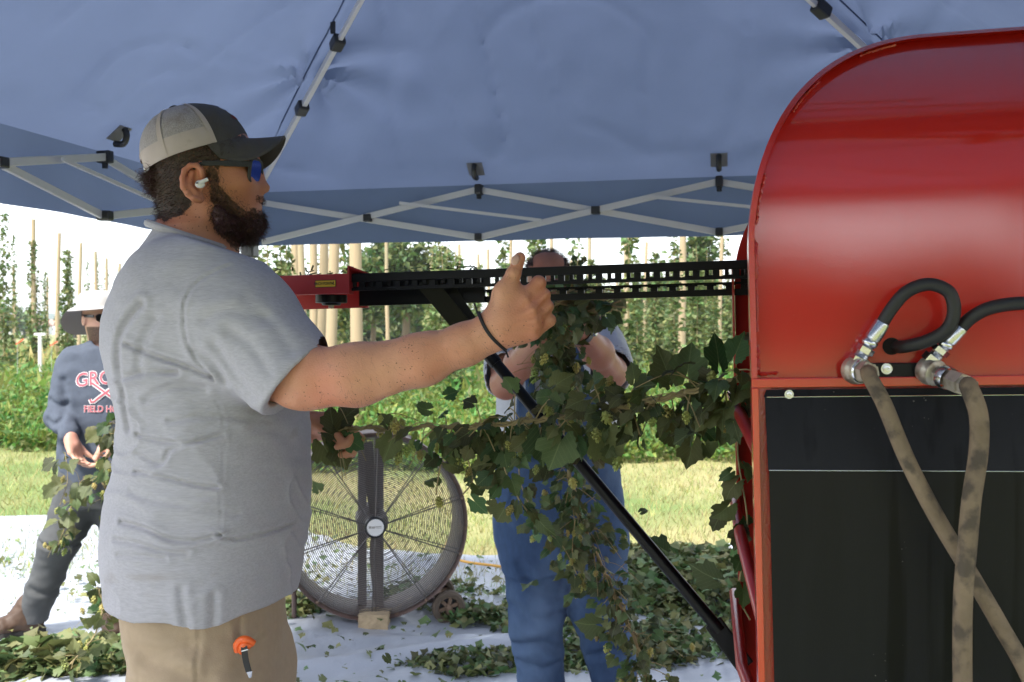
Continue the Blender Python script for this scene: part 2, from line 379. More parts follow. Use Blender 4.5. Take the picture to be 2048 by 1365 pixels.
# ================================================================ GROUND, HILLS
bm = MB(); xs = [-3000, -600, -120, -40, -15, 0, 15, 40, 120, 600, 3000]; ys = [-3000, -400, -60, -12, 0, 4, 8, 14, 30, 80, 300, 1000, 3000]
bm.grid([[Vector((x, y, 0)) for x in xs] for y in ys]); tag(bm.build('ground', 'ground'), kind='structure')
rows = []
for j, t in enumerate(np.linspace(0, 1, 7)):
    rows.append([Vector((x, 1500+500*t, -1+max(0, math.sin(math.pi*min(t*1.6, 1)/1))*0+(0, 14, 26, 33, 37, 30, 0)[j]*(1+.12*math.sin(x*.004+1)+.06*math.sin(x*.013)+.04*random.uniform(-1, 1)))) for x in np.linspace(-2600, 2600, 120)])
bm = MB().grid(rows); tag(bm.build('hills', 'hill', smooth=True), kind='structure')

# far town on the left, seen between the poles
def far_building(px, Y, wd, dp, ht, roof, label, red):
    c = P(px, 0, Y); r = thing('far_building', label, 'building', (c.x, Y, 0), 'buildings of the far town')
    b = MB(); b.box((c.x, Y, ht/2), (wd, dp, ht)); b.build('wall', 'white_wall', r)
    b = MB(); x0, x1, y0, y1 = c.x-wd/2-.5, c.x+wd/2+.5, Y-dp/2-.5, Y+dp/2+.5
    b.add([(x0, y0, ht), (x1, y0, ht), (x1, y1, ht), (x0, y1, ht), (x0, Y, ht+roof), (x1, Y, ht+roof)], [(0, 1, 5, 4), (2, 3, 4, 5), (0, 4, 3), (1, 2, 5), (3, 2, 1, 0)])
    b.build('roof', 'roof_red' if red else 'white_wall', r)
    n = max(2, int(wd/5)); me = None
    for i in range(n):
        b = MB().box((c.x-wd/2+wd*(i+.5)/n, Y-dp/2-.05, ht*.55), (wd/n*.45, .12, ht*.3)); b.build('window', 'dark_glass', r)
far_building(70, 620, 16, 12, 5, 2.5, 'small white far house nearest the left edge under the hills', True)
far_building(96, 640, 15, 12, 6, 3.5, 'red roofed far house between the two left poles', True)
far_building(128, 660, 12, 10, 4.5, 2.5, 'low red roofed far house left of the pale pole', True)
far_building(172, 600, 14, 12, 6, 1, 'long white flat far building behind the man in the sun hat', False)
far_building(30, 700, 16, 12, 5, 2.2, 'white far house half hidden by the leftmost bine', False)

# ================================================================ TREES
def tree(px, Y, ht, wd, label, name='broadleaf_tree', seed=1, n=5200, leaf=.42, trunk=True, group=None):
    rg = np.random.default_rng(seed); c = P(px, 0, Y); r = thing(name, label, 'tree', (c.x, Y, 0), group); base = np.array((c.x, Y, 0))
    cl = rg.normal(size=(26, 3)); cl /= np.linalg.norm(cl, axis=1, keepdims=True); cl *= (rg.random((26, 1))**.4); cl = cl*[wd*.42, wd*.42, ht*.36]+[0, 0, ht*.62]
    k = rg.integers(0, 26, n); d = rg.normal(size=(n, 3)); d /= np.linalg.norm(d, axis=1, keepdims=True); p = cl[k]+d*(rg.random((n, 1))**.45)*wd*.19*(.6+.8*rg.random((26, 1))[k])
    link('crown', npmesh('crown', *leaves(base+p, rand_rot(n, rg, .4), leaf*(.6+.8*rg.random(n)), SIMPLE)), 'tree_leaf', r)
    b = MB(); b.tube([base, base+[.1, 0, ht*.3], base+[-.1, .1, ht*.75]], [wd*.05, wd*.035, wd*.01], 8)
    for q in cl[:9]: b.tube([base+[0, 0, ht*(.25+.03*(q[2] % 5))], base+q*[.5, .5, 1]-[0, 0, ht*.08], base+q], [wd*.02, wd*.012, wd*.004], 5)
    b.build('trunk', 'bark', r)
tree(810, 62, 7.4, 6.2, 'rounded green tree rising behind the hop yard above the red conveyor end', seed=2, n=6500)
tree(745, 70, 7.2, 4.5, 'smaller tree left of the rounded tree behind the tall poles', seed=3, n=3500)
tree(1408, 48, 5.9, 3.6, 'tree by the red harvester edge behind the hop rows', seed=5, n=4500, leaf=.3)
tree(1330, 80, 6.0, 6, 'low tree behind the right hop rows', seed=6, n=3500)
tree(1215, 95, 6.2, 8, 'wide dim tree far behind the overalls man', seed=7, n=3500)
tree(560, 60, 5.5, 5, 'tree hidden behind the row of tall pale poles', seed=8, n=2500)
for i, (px, Y, ht, wd) in enumerate([(8, 210, 6.5, 11), (48, 230, 6, 9), (150, 240, 5.5, 9), (205, 220, 6.5, 10), (262, 200, 6, 9)]):
    tree(px, Y, ht, wd, ['dark far tree behind the leftmost pole', 'dark far tree beside the white post', 'far tree left of the sun hat', 'far tree behind the sun hat brim', 'far tree behind the grey shirt shoulder'][i], seed=20+i, n=1500, leaf=.8, group='far trees before the town')
# wood along the far side of the yard, and the one behind the photographer that the red paint mirrors
def wood(name, x0, x1, y0, y1, ht, n, leaf, seed):
    rg = np.random.default_rng(seed); x = rg.uniform(x0, x1, n); y = rg.uniform(y0, y1, n); top = ht*(.75+.25*np.sin(x*.21+seed)+.15*np.sin(x*.53)); z = top*rg.random(n)**.6
    o = link(name, npmesh(name, *leaves(np.stack([x, y, z], 1), rand_rot(n, rg, .3), leaf*(.6+.8*rg.random(n)), SIMPLE)), 'tree_leaf')
    tag(o, 'band of far trees reading as one wood', 'wood', kind='stuff')
wood('far_wood', -21, 75, 100, 115, 5.0, 20000, 1.0, 4)
wood('near_wood', -60, 70, -48, -38, 5.3, 14000, 1.1, 9)

# ================================================================ HOP YARD: poles, bines, wires
ph = 5.4
pole_me = {}
def pole_mesh(v):
    rg = random.Random(v); b = MB(); h = ph; pts = []; rr = []
    for i in range(7): t = i/6; pts.append((.05*math.sin(t*2+v)+rg.uniform(-.01, .01), .04*math.cos(t*3+v), h*t)); rr.append(.095-.022*t+rg.uniform(-.003, .003))
    return b.tube(pts, rr, 10).mesh('pole', smooth=50)
for v in range(4): pole_me[v] = pole_mesh(v)
yd = lambda top: (ph-HC)*F/(HOR-top)
pole_list = [(2, yd(405), 'pale pole at the very left edge of the yard'), (66, yd(438), 'bine wrapped pole second from the left edge'), (117, yd(465), 'bare pole third from the left edge'),
 (157, yd(485), 'slim bare pole just left of the sun hat'), (193, yd(503), 'vine covered pole just above the sun hat'), (210, yd(516), 'thin vine topped pole above the sun hat brim'), (240, yd(526), 'faint short pole nearest the grey shirt shoulder')]
X0, Y0 = -2.13, 13.6
for k, nm in enumerate(['thickest pale pole right of the red conveyor end', 'second thick pale pole behind the warning sticker', 'third pole of the close receding row', 'fourth pole of the close receding row', 'fifth pole of the close receding row', 'sixth pole of the close receding row', 'last thin pole of the close receding row']):
    px_, Y = [(710, 13.6), (664, 15.2), (634, 19), (622, 21.5), (607, 24.5), (596, 28), (586, 32)][k]; pole_list.append((px_, Y, nm))
pole_list += [(955, yd(508), 'short far pole left of the raised thumb'), (978, yd(498), 'far pole second left of the raised thumb'), (1022, yd(478), 'greenish pole behind the raised thumb'), (1063, yd(468), 'pole just above the bald head'), (1106, yd(466), 'thin pole above the right side of the bald head'),
 (1180, 39, 'slim pole right of the bald head'), (1257, 28, 'tall pole midway between bald head and harvester'), (1357, 24, 'stout pole nearest the red harvester'), (1291, 44, 'thin pole between the two tall right poles'), (1313, 60, 'distant pole left of the stout right pole'), (1375, 47, 'distant pole right of the stout right pole'), (1420, 52, 'distant pole by the harvester edge'), (1441, 40, 'pole half hidden by the harvester edge'), (1232, 62, 'distant pole behind the overalls man'), (1140, 55, 'distant pole behind the overalls man shoulder'),
 (905, 60, 'distant pole right of the rounded tree'), (860, 52, 'distant pole before the rounded tree'), (775, 44, 'pole left before the rounded tree'), (925, 45, 'distant pole left of the brace plates'), (30, 60, 'distant pole between the two leftmost poles'), (97, 72, 'distant slim pole between the left poles')]
for i, (px, Y, lb) in enumerate(pole_list):
    c = P(px, 0, Y); o = link('hop_pole', pole_me[i % 4], 'pole'); o.location = (c.x, Y, -.02); o.rotation_euler = (R(random.uniform(-.8, .8)), R(random.uniform(-1, 1.6)), random.uniform(0, 6)); tag(o, lb, 'pole', 'hop yard poles')
def bine_mesh(v):
    rg = np.random.default_rng(100+v); n = [560, 820, 380, 980, 680, 280][v]; h = [5.0, 4.6, 5.2, 4.2, 4.9, 5.3][v]; t = rg.random(n)**1.25; rad = (.28-.17*t)*(.5+.8*(.5+.5*np.sin(t*19+v)))
    a = rg.random(n)*6.28; q = np.sqrt(rg.random(n)); p = np.stack([np.cos(a)*rad*q+.05*np.sin(t*7+v), np.sin(a)*rad*q, .25+t*(h-.25)], 1)
    V, Fc = leaves(p, rand_rot(n, rg, .1), (.20-.08*t)*(.6+.7*rg.random(n)), SIMPLE); return npmesh('foliage', V, Fc), MB().tube([(0, 0, 0), (.05*math.sin(v), .02, 2), (-.03, .03, h), (0, 0, ph)], [.02, .014, .008, .004], 5).mesh('stem')
bines = [bine_mesh(v) for v in range(6)]
def place_bine(px, Y, v, label, s=1.0, group='hop bines climbing in the yard', zs=1.0):
    c = P(px, 0, Y); r = thing('hop_bine', label, 'hop plant', (c.x, Y, 0), group); r.rotation_euler.z = random.uniform(0, 6); r.scale = (s, s, s*zs)
    f = link('foliage', bines[v][0], 'hop_far', r, False); st = link('stem', bines[v][1], 'stem', r, False)
lone = [(8, 30, 0, 'leafy bine at the left picture edge'), (66, 35.2, 1, 'bine winding up the second pole from the left'), (28, 40, 5, 'sparse bine between the two leftmost poles'), (90, 58, 4, 'small distant bine right of the white post'), (134, 34, 3, 'full tall bine left of the sun hat man'), (140, 48, 0, 'slim bine behind the bare third pole'), (176, 55, 5, 'thin faint bine above the sun hat crown'), (193, 50.2, 2, 'bine on the vine covered pole over the sun hat'), (212, 54, 5, 'wispy bine reaching over the sun hat brim'), (236, 60, 5, 'faintest bine near the grey shirt shoulder'), (535, 20, 5, 'sparse bine just behind the bearded man collar'), (560, 18, 2, 'bine left of the receding pole row'), (575, 26, 4, 'bine at the far end of the receding pole row'), (1155, 24, 2, 'bine right of the bald head'), (688, 22, 4, 'bine between the two thickest poles'), (648, 26, 2, 'thin bine between the second and third thick poles')]
for px, Y, v, lb in lone: place_bine(px, Y, v, lb)
rg = random.Random(11); row_spots = []; ORD = 'first second third fourth fifth sixth seventh eighth ninth tenth eleventh twelfth'.split()
for row in range(11):                                     # rows running off to the left with distance
    xb = -1.0+row*1.55
    for j in range(12):
        Y = 17+row*.35+j*2.4+rg.uniform(-.4, .4); X = xb-(Y-17)*.10+rg.uniform(-.2, .2); px = 1024+X*F/Y
        if not (715 < px < 1500): continue
        row_spots.append((row, px, Y, rg.choice([0, 1, 3, 4, 1, 3]), rg.uniform(.8, 1.0)))
for row in range(11):
    for i, (_, px, Y, v, sc) in enumerate(sorted(q for q in row_spots if q[0] == row)):
        place_bine(px, Y, v, ORD[i]+' bine from the left in the '+ORD[row]+' dense hop row right of the brace plates', sc, 'dense hop rows behind the conveyor', random.uniform(.55, .92))
for z, lb in ((5.35, 'top trellis wire over the hop rows'), (5.0, 'second trellis wire below the top wire')):
    for Y in (26, 36):
        o = MB().tube([(-7, Y, z), (0, Y, z-.05), (12, Y, z)], .006, 5).build('trellis_wire', 'wire'); tag(o, lb+(' on the near row' if Y == 26 else ' on the far row'), 'wire', 'trellis wires')
# white post and tape strips on the left
c = P(80, 0, 26); r = thing('marker_post', 'white T-shaped marker post at the left of the yard', 'post', (c.x, 26, 0)); MB().box((c.x, 26, .66), (.07, .07, 1.32)).build('post', 'white_post', r); MB().box((c.x, 26, 1.35), (.28, .07, .06)).build('crossbar', 'white_post', r)
for i, (px, py, Y, ln, an) in enumerate([(35, 687, 24, .3, 35), (103, 690, 27, .3, 30), (166, 690, 30, .2, 25)]):
    c = P(px, py, Y); r = thing('marker_flag', ['slanting red tape strip left of the white post', 'slanting red tape strip right of the white post', 'small red strip beside the sun hat man shoulder', 'tiny red strip at the left edge', 'low red strip below the white post', 'small red strip in the weeds right of the white post'][i], 'marker', (c.x, Y, 0), 'red tape markers in the yard')
    MB().tube([(c.x, Y, 0), c], .006, 5).build('stake', 'wire', r); d = Vector((math.cos(R(an)), 0, math.sin(R(an))))*ln; MB().bar(c-d*.15, c+d*.6, .004, .035).build('tape', 'flag_red', r)

# ================================================================ GRASS AND WEEDS
rg = np.random.default_rng(5); n = 70000; Y = 5.0+9.5*rg.random(n)**.9; X = rg.uniform(-1, 1, n)*(.56*Y+.3)
rot = rand_rot(n, rg, 0); a = rg.random(n)*6.28; up = np.stack([.5*np.cos(a), .5*np.sin(a), np.ones(n)], 1)+.25*rg.normal(size=(n, 3)); up /= np.linalg.norm(up, axis=1, keepdims=True); x = np.cross(up, rg.normal(size=(n, 3))); x /= np.linalg.norm(x, axis=1, keepdims=True); rot = np.stack([x, up, np.cross(x, up)], 2)
o = link('mown_grass', npmesh('mown_grass', *leaves(np.stack([X, Y, 0*X], 1), rot, .035+.05*rg.random(n), BLADE)), 'grass'); tag(o, 'short dry mown grass between the sheet and the weeds', 'grass', kind='stuff')
def weeds(n, y0, y1, h, seed, size, spread=.62, front=0):
    rg = np.random.default_rng(seed); Y = y0+(y1-y0)*rg.random(n)**1.3; X = rg.uniform(-1, 1, n)*spread*Y
    Y = Y+np.where(X < -.25*Y, 1.9, 0)*(front > 0)+.5*np.sin(X*1.3)+.25*np.sin(X*3.7)
    top = h*(.62+.38*vnoise(np.stack([X*.9, Y*.9, 0*X+seed], 1)))*(.75+.5*vnoise(np.stack([X*2.6, Y*2.6, 0*X], 1))*.6+.25); edge = np.clip((Y-y0)/1.2+.35, .25, 1); top = top*np.where(X < -.25*Y, .72, 1.0); Z = top*edge*rg.random(n)**.7
    p = np.stack([X, Y, Z], 1); k = n*2//3; A = leaves(p[:k], rand_rot(k, rg, .5), size*(.5+.9*rg.random(k)), SIMPLE); q = p[k:]; m = len(q)
    up = np.stack([np.zeros(m), np.zeros(m), np.ones(m)], 1)+.55*rg.normal(size=(m, 3)); up /= np.linalg.norm(up, axis=1, keepdims=True); x = np.cross(up, rg.normal(size=(m, 3))); x /= np.linalg.norm(x, axis=1, keepdims=True)
    Bq = leaves(q*[1, 1, .85], np.stack([x, up, np.cross(x, up)], 2), size*1.9*(.5+.8*rg.random(m)), LANCE); return merge([A, Bq])
o = link('weeds', npmesh('weeds', *weeds(52000, 10.4, 14.5, .78, 31, .08, front=1)), 'weed'); tag(o, 'tall bright green weeds along the edge of the hop yard', 'weeds', kind='stuff')
o = link('undergrowth', npmesh('undergrowth', *weeds(36000, 14, 34, .75, 32, .17)), 'weed'); tag(o, 'green undergrowth between the hop rows', 'weeds', kind='stuff')
o = link('rough_grass', npmesh('rough_grass', *weeds(16000, 32, 75, .6, 33, .4)), 'grass'); tag(o, 'pale rough grass beyond the hop rows', 'grass', kind='stuff')

# ================================================================ PLASTIC SHEET ON THE GROUND
def tarp_edge(x): return np.interp(x, [-4.5, -2.2, -1.6, -.9, -.2, .6, 1.4, 3.5], [7.6, 7.35, 7.1, 6.35, 6.1, 6.15, 6.4, 6.2])
nx, ny = 150, 130; gx = np.linspace(-4.4, 3.2, nx); V = []
for j in range(ny):
    t = j/(ny-1); y = -.6+t*(tarp_edge(gx)+.6); q = np.stack([gx, y, 0*gx], 1)
    z = .012+.030*np.maximum(0, fbm(q*[1.1, 2.6, 1]+3, 3))+.030*np.abs(vnoise(q*[2.2, 6, 1]+9))*(vnoise(q*.8) > -.2)
    cr = np.exp(-((y-4.35-.12*np.sin(gx*2.1)-.1*gx)/.07)**2)*np.clip(gx+1.7, 0, 1)*np.clip(1.6-gx, 0, 1); z = z+.045*cr
    V.append(np.stack([gx+.03*vnoise(q*3), y+.05*vnoise(q*2+5), z], 1))
V = np.concatenate(V); Fc = [(j*nx+i, j*nx+i+1, (j+1)*nx+i+1, (j+1)*nx+i) for j in range(ny-1) for i in range(nx-1)]
tarp = link('plastic_sheet', npmesh('plastic_sheet', V, Fc, True), 'tarp'); tag(tarp, 'wrinkled silvery white plastic sheet spread under the canopy', 'tarp')
# ================================================================ LEAF LITTER AND PILES OF CUT BINES
def on_sheet(px, py): Y = HC*F/(py-HOR); return (px-1024)*Y/F, Y
rg = np.random.default_rng(41); parts = []
n = 2200; X = rg.uniform(-3.2, 2, n); Y = rg.uniform(3.0, 6.9, n); ok = (vnoise(np.stack([X*1.7, Y*1.7, 0*X], 1)) > -.25) & (Y < tarp_edge(X)-.1); X, Y = X[ok], Y[ok]; n = len(X)
parts.append(leaves(np.stack([X, Y, .05+.03*rg.random(n)], 1), rand_rot(n, rg, 1.6), .010+.032*rg.random(n)**2, LO))
def blob(px, py, rx, ry, n, ht, size):
    n = int(n*2.6); size = size*.52
    x0, y0 = on_sheet(px, py); a = rg.random(n)*6.28; r = np.sqrt(rg.random(n)); x = x0+rx*r*np.cos(a); y = y0+ry*r*np.sin(a); z = .03+ht*(1-r*r)*rg.random(n)**.6
    return leaves(np.stack([x, y, z], 1), rand_rot(n, rg, .6), size*(.5+.9*rg.random(n)), LO)
for a in [(1130, 1250, .35, .5, 330, .05, .055), (1010, 1345, .45, .16, 280, .06, .05), (1230, 1310, .4, .3, 330, .07, .055), (950, 1245, .16, .12, 110, .05, .06), (1380, 1300, .4, .35, 300, .06, .055), (870, 1200, .3, .3, 90, .03, .05), (600, 1230, .12, .2, 110, .08, .06), (1300, 1200, .4, .4, 200, .05, .05)]: parts.append(blob(*a))
o = link('leaf_litter', npmesh('leaf_litter', *merge(parts)), 'litter'); tag(o, 'scattered wilted hop leaves on the plastic sheet', 'leaves', kind='stuff')
def pile(label, blobs):
    o = link('cut_bine_pile', npmesh('cut_bine_pile', *merge([blob(*a) for a in blobs])), 'litter'); tag(o, label, 'leaf pile', kind='stuff')
pile('heap of cut hop leaves behind the red harvester', [(1400, 1180, .62, .7, 1200, .18, .07), (1290, 1150, .5, .35, 500, .14, .07)])
pile('heap of stripped bines at the left front on the sheet', [(150, 1338, .45, .16, 700, .08, .085), (60, 1352, .35, .12, 350, .06, .085), (240, 1225, .10, .16, 90, .14, .09)])

# ================================================================ HAZE over the far hills and town
hz = MB().box((0, 500, 43), (7000, 4400, 96)); hzo = link('haze', hz.mesh('haze')); tag(hzo, 'thin pale haze over the far hills', 'haze', kind='stuff')
hm = bpy.data.materials.new('haze_air'); hm.use_nodes = True; hn = hm.node_tree; hn.nodes.remove(hn.nodes['Principled BSDF']); pv = hn.nodes.new('ShaderNodeVolumePrincipled'); pv.inputs['Color'].default_value = (.86, .91, 1, 1); pv.inputs['Density'].default_value = .00035; pv.inputs['Anisotropy'].default_value = .3
hn.links.new(pv.outputs[0], hn.nodes['Material Output'].inputs['Volume']); hzo.data.materials.append(hm)
# ================================================================ POP-UP CANOPIES
M['fabric'] = mat('blue_canopy_fabric', (.115, .150, .245), .85, var=.06, scale=5, trans=.33, spec=.2, bump=.2, bscale=9, dist=.02)
M['seam'] = mat('canopy_seam', (.03, .05, .12), .8)
M['steel'] = mat('white_powder_coat', (.55, .54, .53), .45, var=.06)
M['blackplastic'] = mat('black_plastic', (.015, .015, .016), .4)
M['greypatch'] = mat('grey_vinyl_patch', (.16, .16, .17), .6)
TA = R(13); TU = Vector((math.cos(TA), -math.sin(TA), 0)); TW = Vector((-math.sin(TA), -math.cos(TA), 0)); SIDE = 3.66
def canopy(C0, label, detail, SIDE=3.66):
    C0 = Vector((C0[0], C0[1], 0)); T = lambda i, j, z: C0+TU*i+TW*j+Vector((0, 0, z)); S = SIDE; pk = T(S/2, S/2, 3.30 if detail else 2.9); EV = 2.125
    r = thing('pop_up_canopy', label, 'canopy', T(S/2, S/2, 0), 'blue pop-up canopies'); cs = [(0, 0), (S, 0), (S, S), (0, S)]
    NX, NY = (110, 80) if detail else (24, 16)
    roof = MB()
    for s in range(4):
        a = T(*cs[s], EV); b = T(*cs[(s+1) % 4], EV); nrm = (b-a).cross(pk-a).normalized(); mid = (a+b)/2; Lh = (pk-mid).length
        P_, Q_ = np.meshgrid(np.linspace(0, 1, NX), np.linspace(0, 1, NY)); A3 = np.array(a); B3 = np.array(b); K3 = np.array(pk)
        pts = (A3*(1-P_[..., None])+B3*P_[..., None])*(1-Q_[..., None])+K3*Q_[..., None]
        # sag between the rafters, tension folds fanning from the rafter straps and running along the eave
        x = (P_-.5)*2*(1-Q_)*S/2; y = Q_*Lh; hipd = (1-np.abs(P_-.5)*2)*(1-Q_)*S/2
        d = -.055*np.sin(math.pi*Q_)**1.0*np.clip(hipd/.5, 0, 1); q = np.stack([x*1.6, y*1.2, 0*x+s*7.3], -1).reshape(-1, 3)
        w1 = vnoise(q*[2.2, .9, 1]+2).reshape(x.shape); w2 = vnoise(q*[.8, 4.5, 1]+5).reshape(x.shape); w3 = fbm(q*4+1, 2).reshape(x.shape)
        rdg = (1-np.abs(vnoise(q*[1.3, 2.1, 1]+21)  .reshape(x.shape)))**20; d = d+.012*w1+.013*w2*np.exp(-y/.5)+.006*w3+.012*rdg+.010*(1-np.abs(vnoise(q*[2.3, .9, 1]+33).reshape(x.shape)))**24
        for sg in (-1, 1):                                # star of creases round each rafter joint
            for t0, amp in ((.36, .03), (.62, .02)):
                hx = sg*(1-t0)*S/2; hy = t0*Lh; rx = x-hx; ry = y-hy; rr = np.hypot(rx, ry); an = np.arctan2(ry, rx); d = d+amp*np.sin(an*7+sg*1.3+s+3*rr)*np.exp(-rr/.28)*np.clip(rr/.07, 0, 1)
        d = d-.006*np.exp(-((x)/.006)**2)                 # seam up the middle
        d = d*np.clip(Q_*12, 0, 1)*np.clip((1-Q_)*8, 0, 1)*np.clip(hipd/.05, 0, 1); pts = pts+d[..., None]*np.array(nrm)
        roof.grid([[Vector(v) for v in row] for row in pts])
    roof.build('roof_fabric', 'fabric', r, smooth=True)
    val = MB()
    for s in range(4):
        a = T(*cs[s], EV); b = T(*cs[(s+1) % 4], EV); o = (b-a).normalized().cross(Vector((0, 0, 1))); o = o if (a+b).dot(o)/2 > pk.dot(o) else -o; rows = []
        for k in range(6):
            z = -.275*k/5; rows.append([a.lerp(b, t)+Vector((0, 0, z))+o*(.012*math.sin(t*23+s)+.008*math.sin(t*51))*k/5+o*.002*k/5 for t in np.linspace(0, 1, 60 if detail else 12)])
        val.grid(rows)
    val.build('valance', 'fabric', r, smooth=True, weld=False)
    IN = .045; nd = lambda s, k, z: (lambda a, b, o: a.lerp(b, k/3)+o*IN+Vector((0, 0, z-EV)))(T(*cs[s], EV), T(*cs[(s+1) % 4], EV), ((pk-(T(*cs[s], EV)+T(*cs[(s+1) % 4], EV))/2)*Vector((1, 1, 0))).normalized()) if False else None
    def node(s, k, z):
        a = T(*cs[s], 0); b = T(*cs[(s+1) % 4], 0); m = (a+b)/2; o = Vector((pk.x-m.x, pk.y-m.y, 0)).normalized(); return a.lerp(b, (.03+.94*k/3))+o*IN+Vector((0, 0, z)), o
    ZT, ZB = 2.095, 1.862
    for s in range(4):
        for k in range(3):
            if not detail and s not in (0, 3): pass
            pa, o = node(s, k, ZT if k else 2.065); pb, _ = node(s, k+1, ZB); qa, _ = node(s, k, ZB); qb, _ = node(s, k+1, ZT if k < 2 else 2.065)
            MB().bar(pa-o*.009, pb-o*.009, .014, .030).build('truss_bar', 'steel', r, bevel=.003); MB().bar(qa+o*.009, qb+o*.009, .014, .030).build('truss_bar', 'steel', r, bevel=.003)
            x = (pa+pb+qa+qb)/4; MB().bar(x-o*.022, x+o*.022, .042, .038).build('pivot_block', 'blackplastic', r, bevel=.006)
            if k > 0:
                t, _ = node(s, k, ZT); MB().bar(t-o*.03, t+o*.03, .035, .05).build('bracket', 'blackplastic', r, bevel=.008); MB().tube([t-Vector((0, 0, .045)), t], .012, 8).build('bracket_pin', 'blackplastic', r)
                t, _ = node(s, k, ZB); MB().bar(t-o*.03, t+o*.03, .035, .04).build('bracket', 'blackplastic', r, bevel=.008)
                # strap and patch on the cloth above the joint
                t, _ = node(s, k, EV+.07); m = Vector((pk.x-t.x, pk.y-t.y, 0)); up = (Vector((0, 0, 1))*.62+o*.78).normalized(); n = Vector((0, 0, -1))*.78+o*.62; c = t+o*.055+n*.012
                e = up.cross(n).normalized(); MB().slab([c+e*.038-up*.04, c-e*.038-up*.04, c-e*.038+up*.04, c+e*.038+up*.04], n*.003).build('patch', 'greypatch', r)
                MB().tube(spline([c+n*.004+up*.03, c+n*.03+up*.02, c+n*.045-up*.01, c+n*.02-up*.04], 4), [.013]*13, 8).build('strap', 'blackplastic', r)
        # long thin rods of the inner truss
        pa, o = node(s, .66, 2.035); pb, _ = node(s, 1.28, 1.93); MB().bar(pa+o*.05, pb+o*.07, .012, .014).build('truss_rod', 'steel', r)
        pa, o = node(s, 1.72, 2.03); pb, _ = node(s, 2.36, 1.93); MB().bar(pa+o*.05, pb+o*.07, .012, .014).build('truss_rod', 'steel', r)
    for i, j in cs:
        x = lambda v: v*.985+.0075*S; b = T(x(i), x(j), 0); c = T(x(i), x(j), 2.06); MB().box((b+c)/2, (.042, .042, 2.06), Matrix.Rotation(-TA, 3, 'Z')).build('leg', 'steel', r, bevel=.004)
        MB().box(b+Vector((0, 0, .008)), (.11, .11, .016), Matrix.Rotation(-TA, 3, 'Z')).build('foot_plate', 'steel', r)
        MB().box(b+Vector((0, 0, 1.84)), (.07, .07, .11), Matrix.Rotation(-TA, 3, 'Z')).build('leg_slider', 'blackplastic', r, bevel=.008)
        e = pk-Vector((0, 0, .07)); s_ = c-Vector((0, 0, .0)); MB().bar(s_, s_.lerp(e, .47), .022, .026).build('rafter', 'steel', r, bevel=.003); MB().bar(s_.lerp(e, .455)-Vector((0, 0, .003)), e, .018, .022).build('rafter', 'steel', r, bevel=.003)
        for t_ in (.465, .30): MB().bar(s_.lerp(e, t_-.012), s_.lerp(e, t_+.012), .05, .046).build('rafter_joint', 'blackplastic', r, bevel=.008)
        dn = Vector((0, 0, -.018)); c2 = T(i, j, EV); off = (Vector((pk.x-c2.x, pk.y-c2.y, 0)).normalized().cross(Vector((0, 0, 1))))*.03
        MB().tube([c2.lerp(pk, t)+dn*.4+(off if (i, j) == (0, 0) else -off)*math.sin(math.pi*t) for t in np.linspace(.02, .98, 12)], .0035, 6).build('seam_cord', 'seam', r)
        m = c2.lerp(pk, .48)+off*.9+dn*1.4; MB().bar(m-Vector((0, 0, .03)), m+Vector((0, 0, .02)), .012, .02, up=(1, 0, 0)).build('strap', 'blackplastic', r)
    MB().lathe(pk-Vector((0, 0, .16)), (0, 0, 1), [(0, 0), (0, .05), (.11, .055), (.12, 0)], 16).build('peak_hub', 'blackplastic', r)
    return r
TC0 = (-1.375, 5.2)
canopy(TC0, 'blue fabric pop-up canopy over the two workers and the fan', True)
b0 = Vector((*TC0, 0))+TW*(SIDE+.06)+TU*1.25; canopy((b0.x, b0.y), 'second, smaller blue pop-up canopy behind the photographer, mirrored in the red paint', False, 2.44)

# ================================================================ RED HARVESTER
M['red'] = mat('red_gloss_paint', (.55, .020, .011), .5, var=.05, scale=3, coat=.85, coatr=.07, bump=.05, bscale=700, dist=.0008, detail=1, spec=.12)
M['red'].node_tree.nodes['Principled BSDF'].inputs['Coat IOR'].default_value = 1.95
M['redarm'] = mat('dark_red_paint_and_shade', (.40, .020, .022), .38, var=.08, coat=.5, coatr=.25, bump=.1, bscale=300)
M['red2'] = mat('red_paint_edge', (.50, .022, .012), .3, var=.1, scale=30, bump=.5, bscale=260, coat=.8, coatr=.15, dist=.0015)
M['blackpanel'] = mat('black_sheet_metal', (.010, .010, .0115), .34, var=.25, scale=6, stretch=(8, 8, .35), col2=(.004, .004, .0045), scale2=3.2, thr=(.56, .62), coat=0, bump=.1, bscale=200, spec=.16)
M['blacksteel'] = mat('black_painted_steel', (.0045, .0045, .005), .36, var=.2, scale=20, bump=.15, bscale=90, spec=.22)
specks(M['blackpanel'], (.16, .15, .13), 120, .16, .8, 5); specks(M['red'], (.62, .16, .12), 160, .10, .5, 4)
M['zinc'] = mat('zinc_plated_steel', (.62, .63, .65), .25, metal=1, var=.12, scale=40, bump=.1, bscale=150)
M['dirtyzinc'] = mat('dirty_steel', (.50, .45, .37), .45, metal=.75, var=.3, scale=60, col2=(.20, .14, .09), scale2=40, thr=(.5, .65), bump=.3, bscale=200)
M['rubber'] = mat('black_rubber_hose', (.014, .014, .015), .55, var=.2, scale=40, bump=.2, bscale=300)
M['muddyhose'] = mat('muddy_hose', (.20, .145, .09), .85, var=.45, scale=45, col2=(.085, .065, .045), scale2=40, thr=(.50, .62), bump=.7, bscale=160, detail=8)
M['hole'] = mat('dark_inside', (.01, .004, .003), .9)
b_ = R(11); MU0 = Vector((math.cos(b_), -math.sin(b_), 0)); MD = Vector((math.sin(b_), math.cos(b_), 0)); rl = R(1.25)
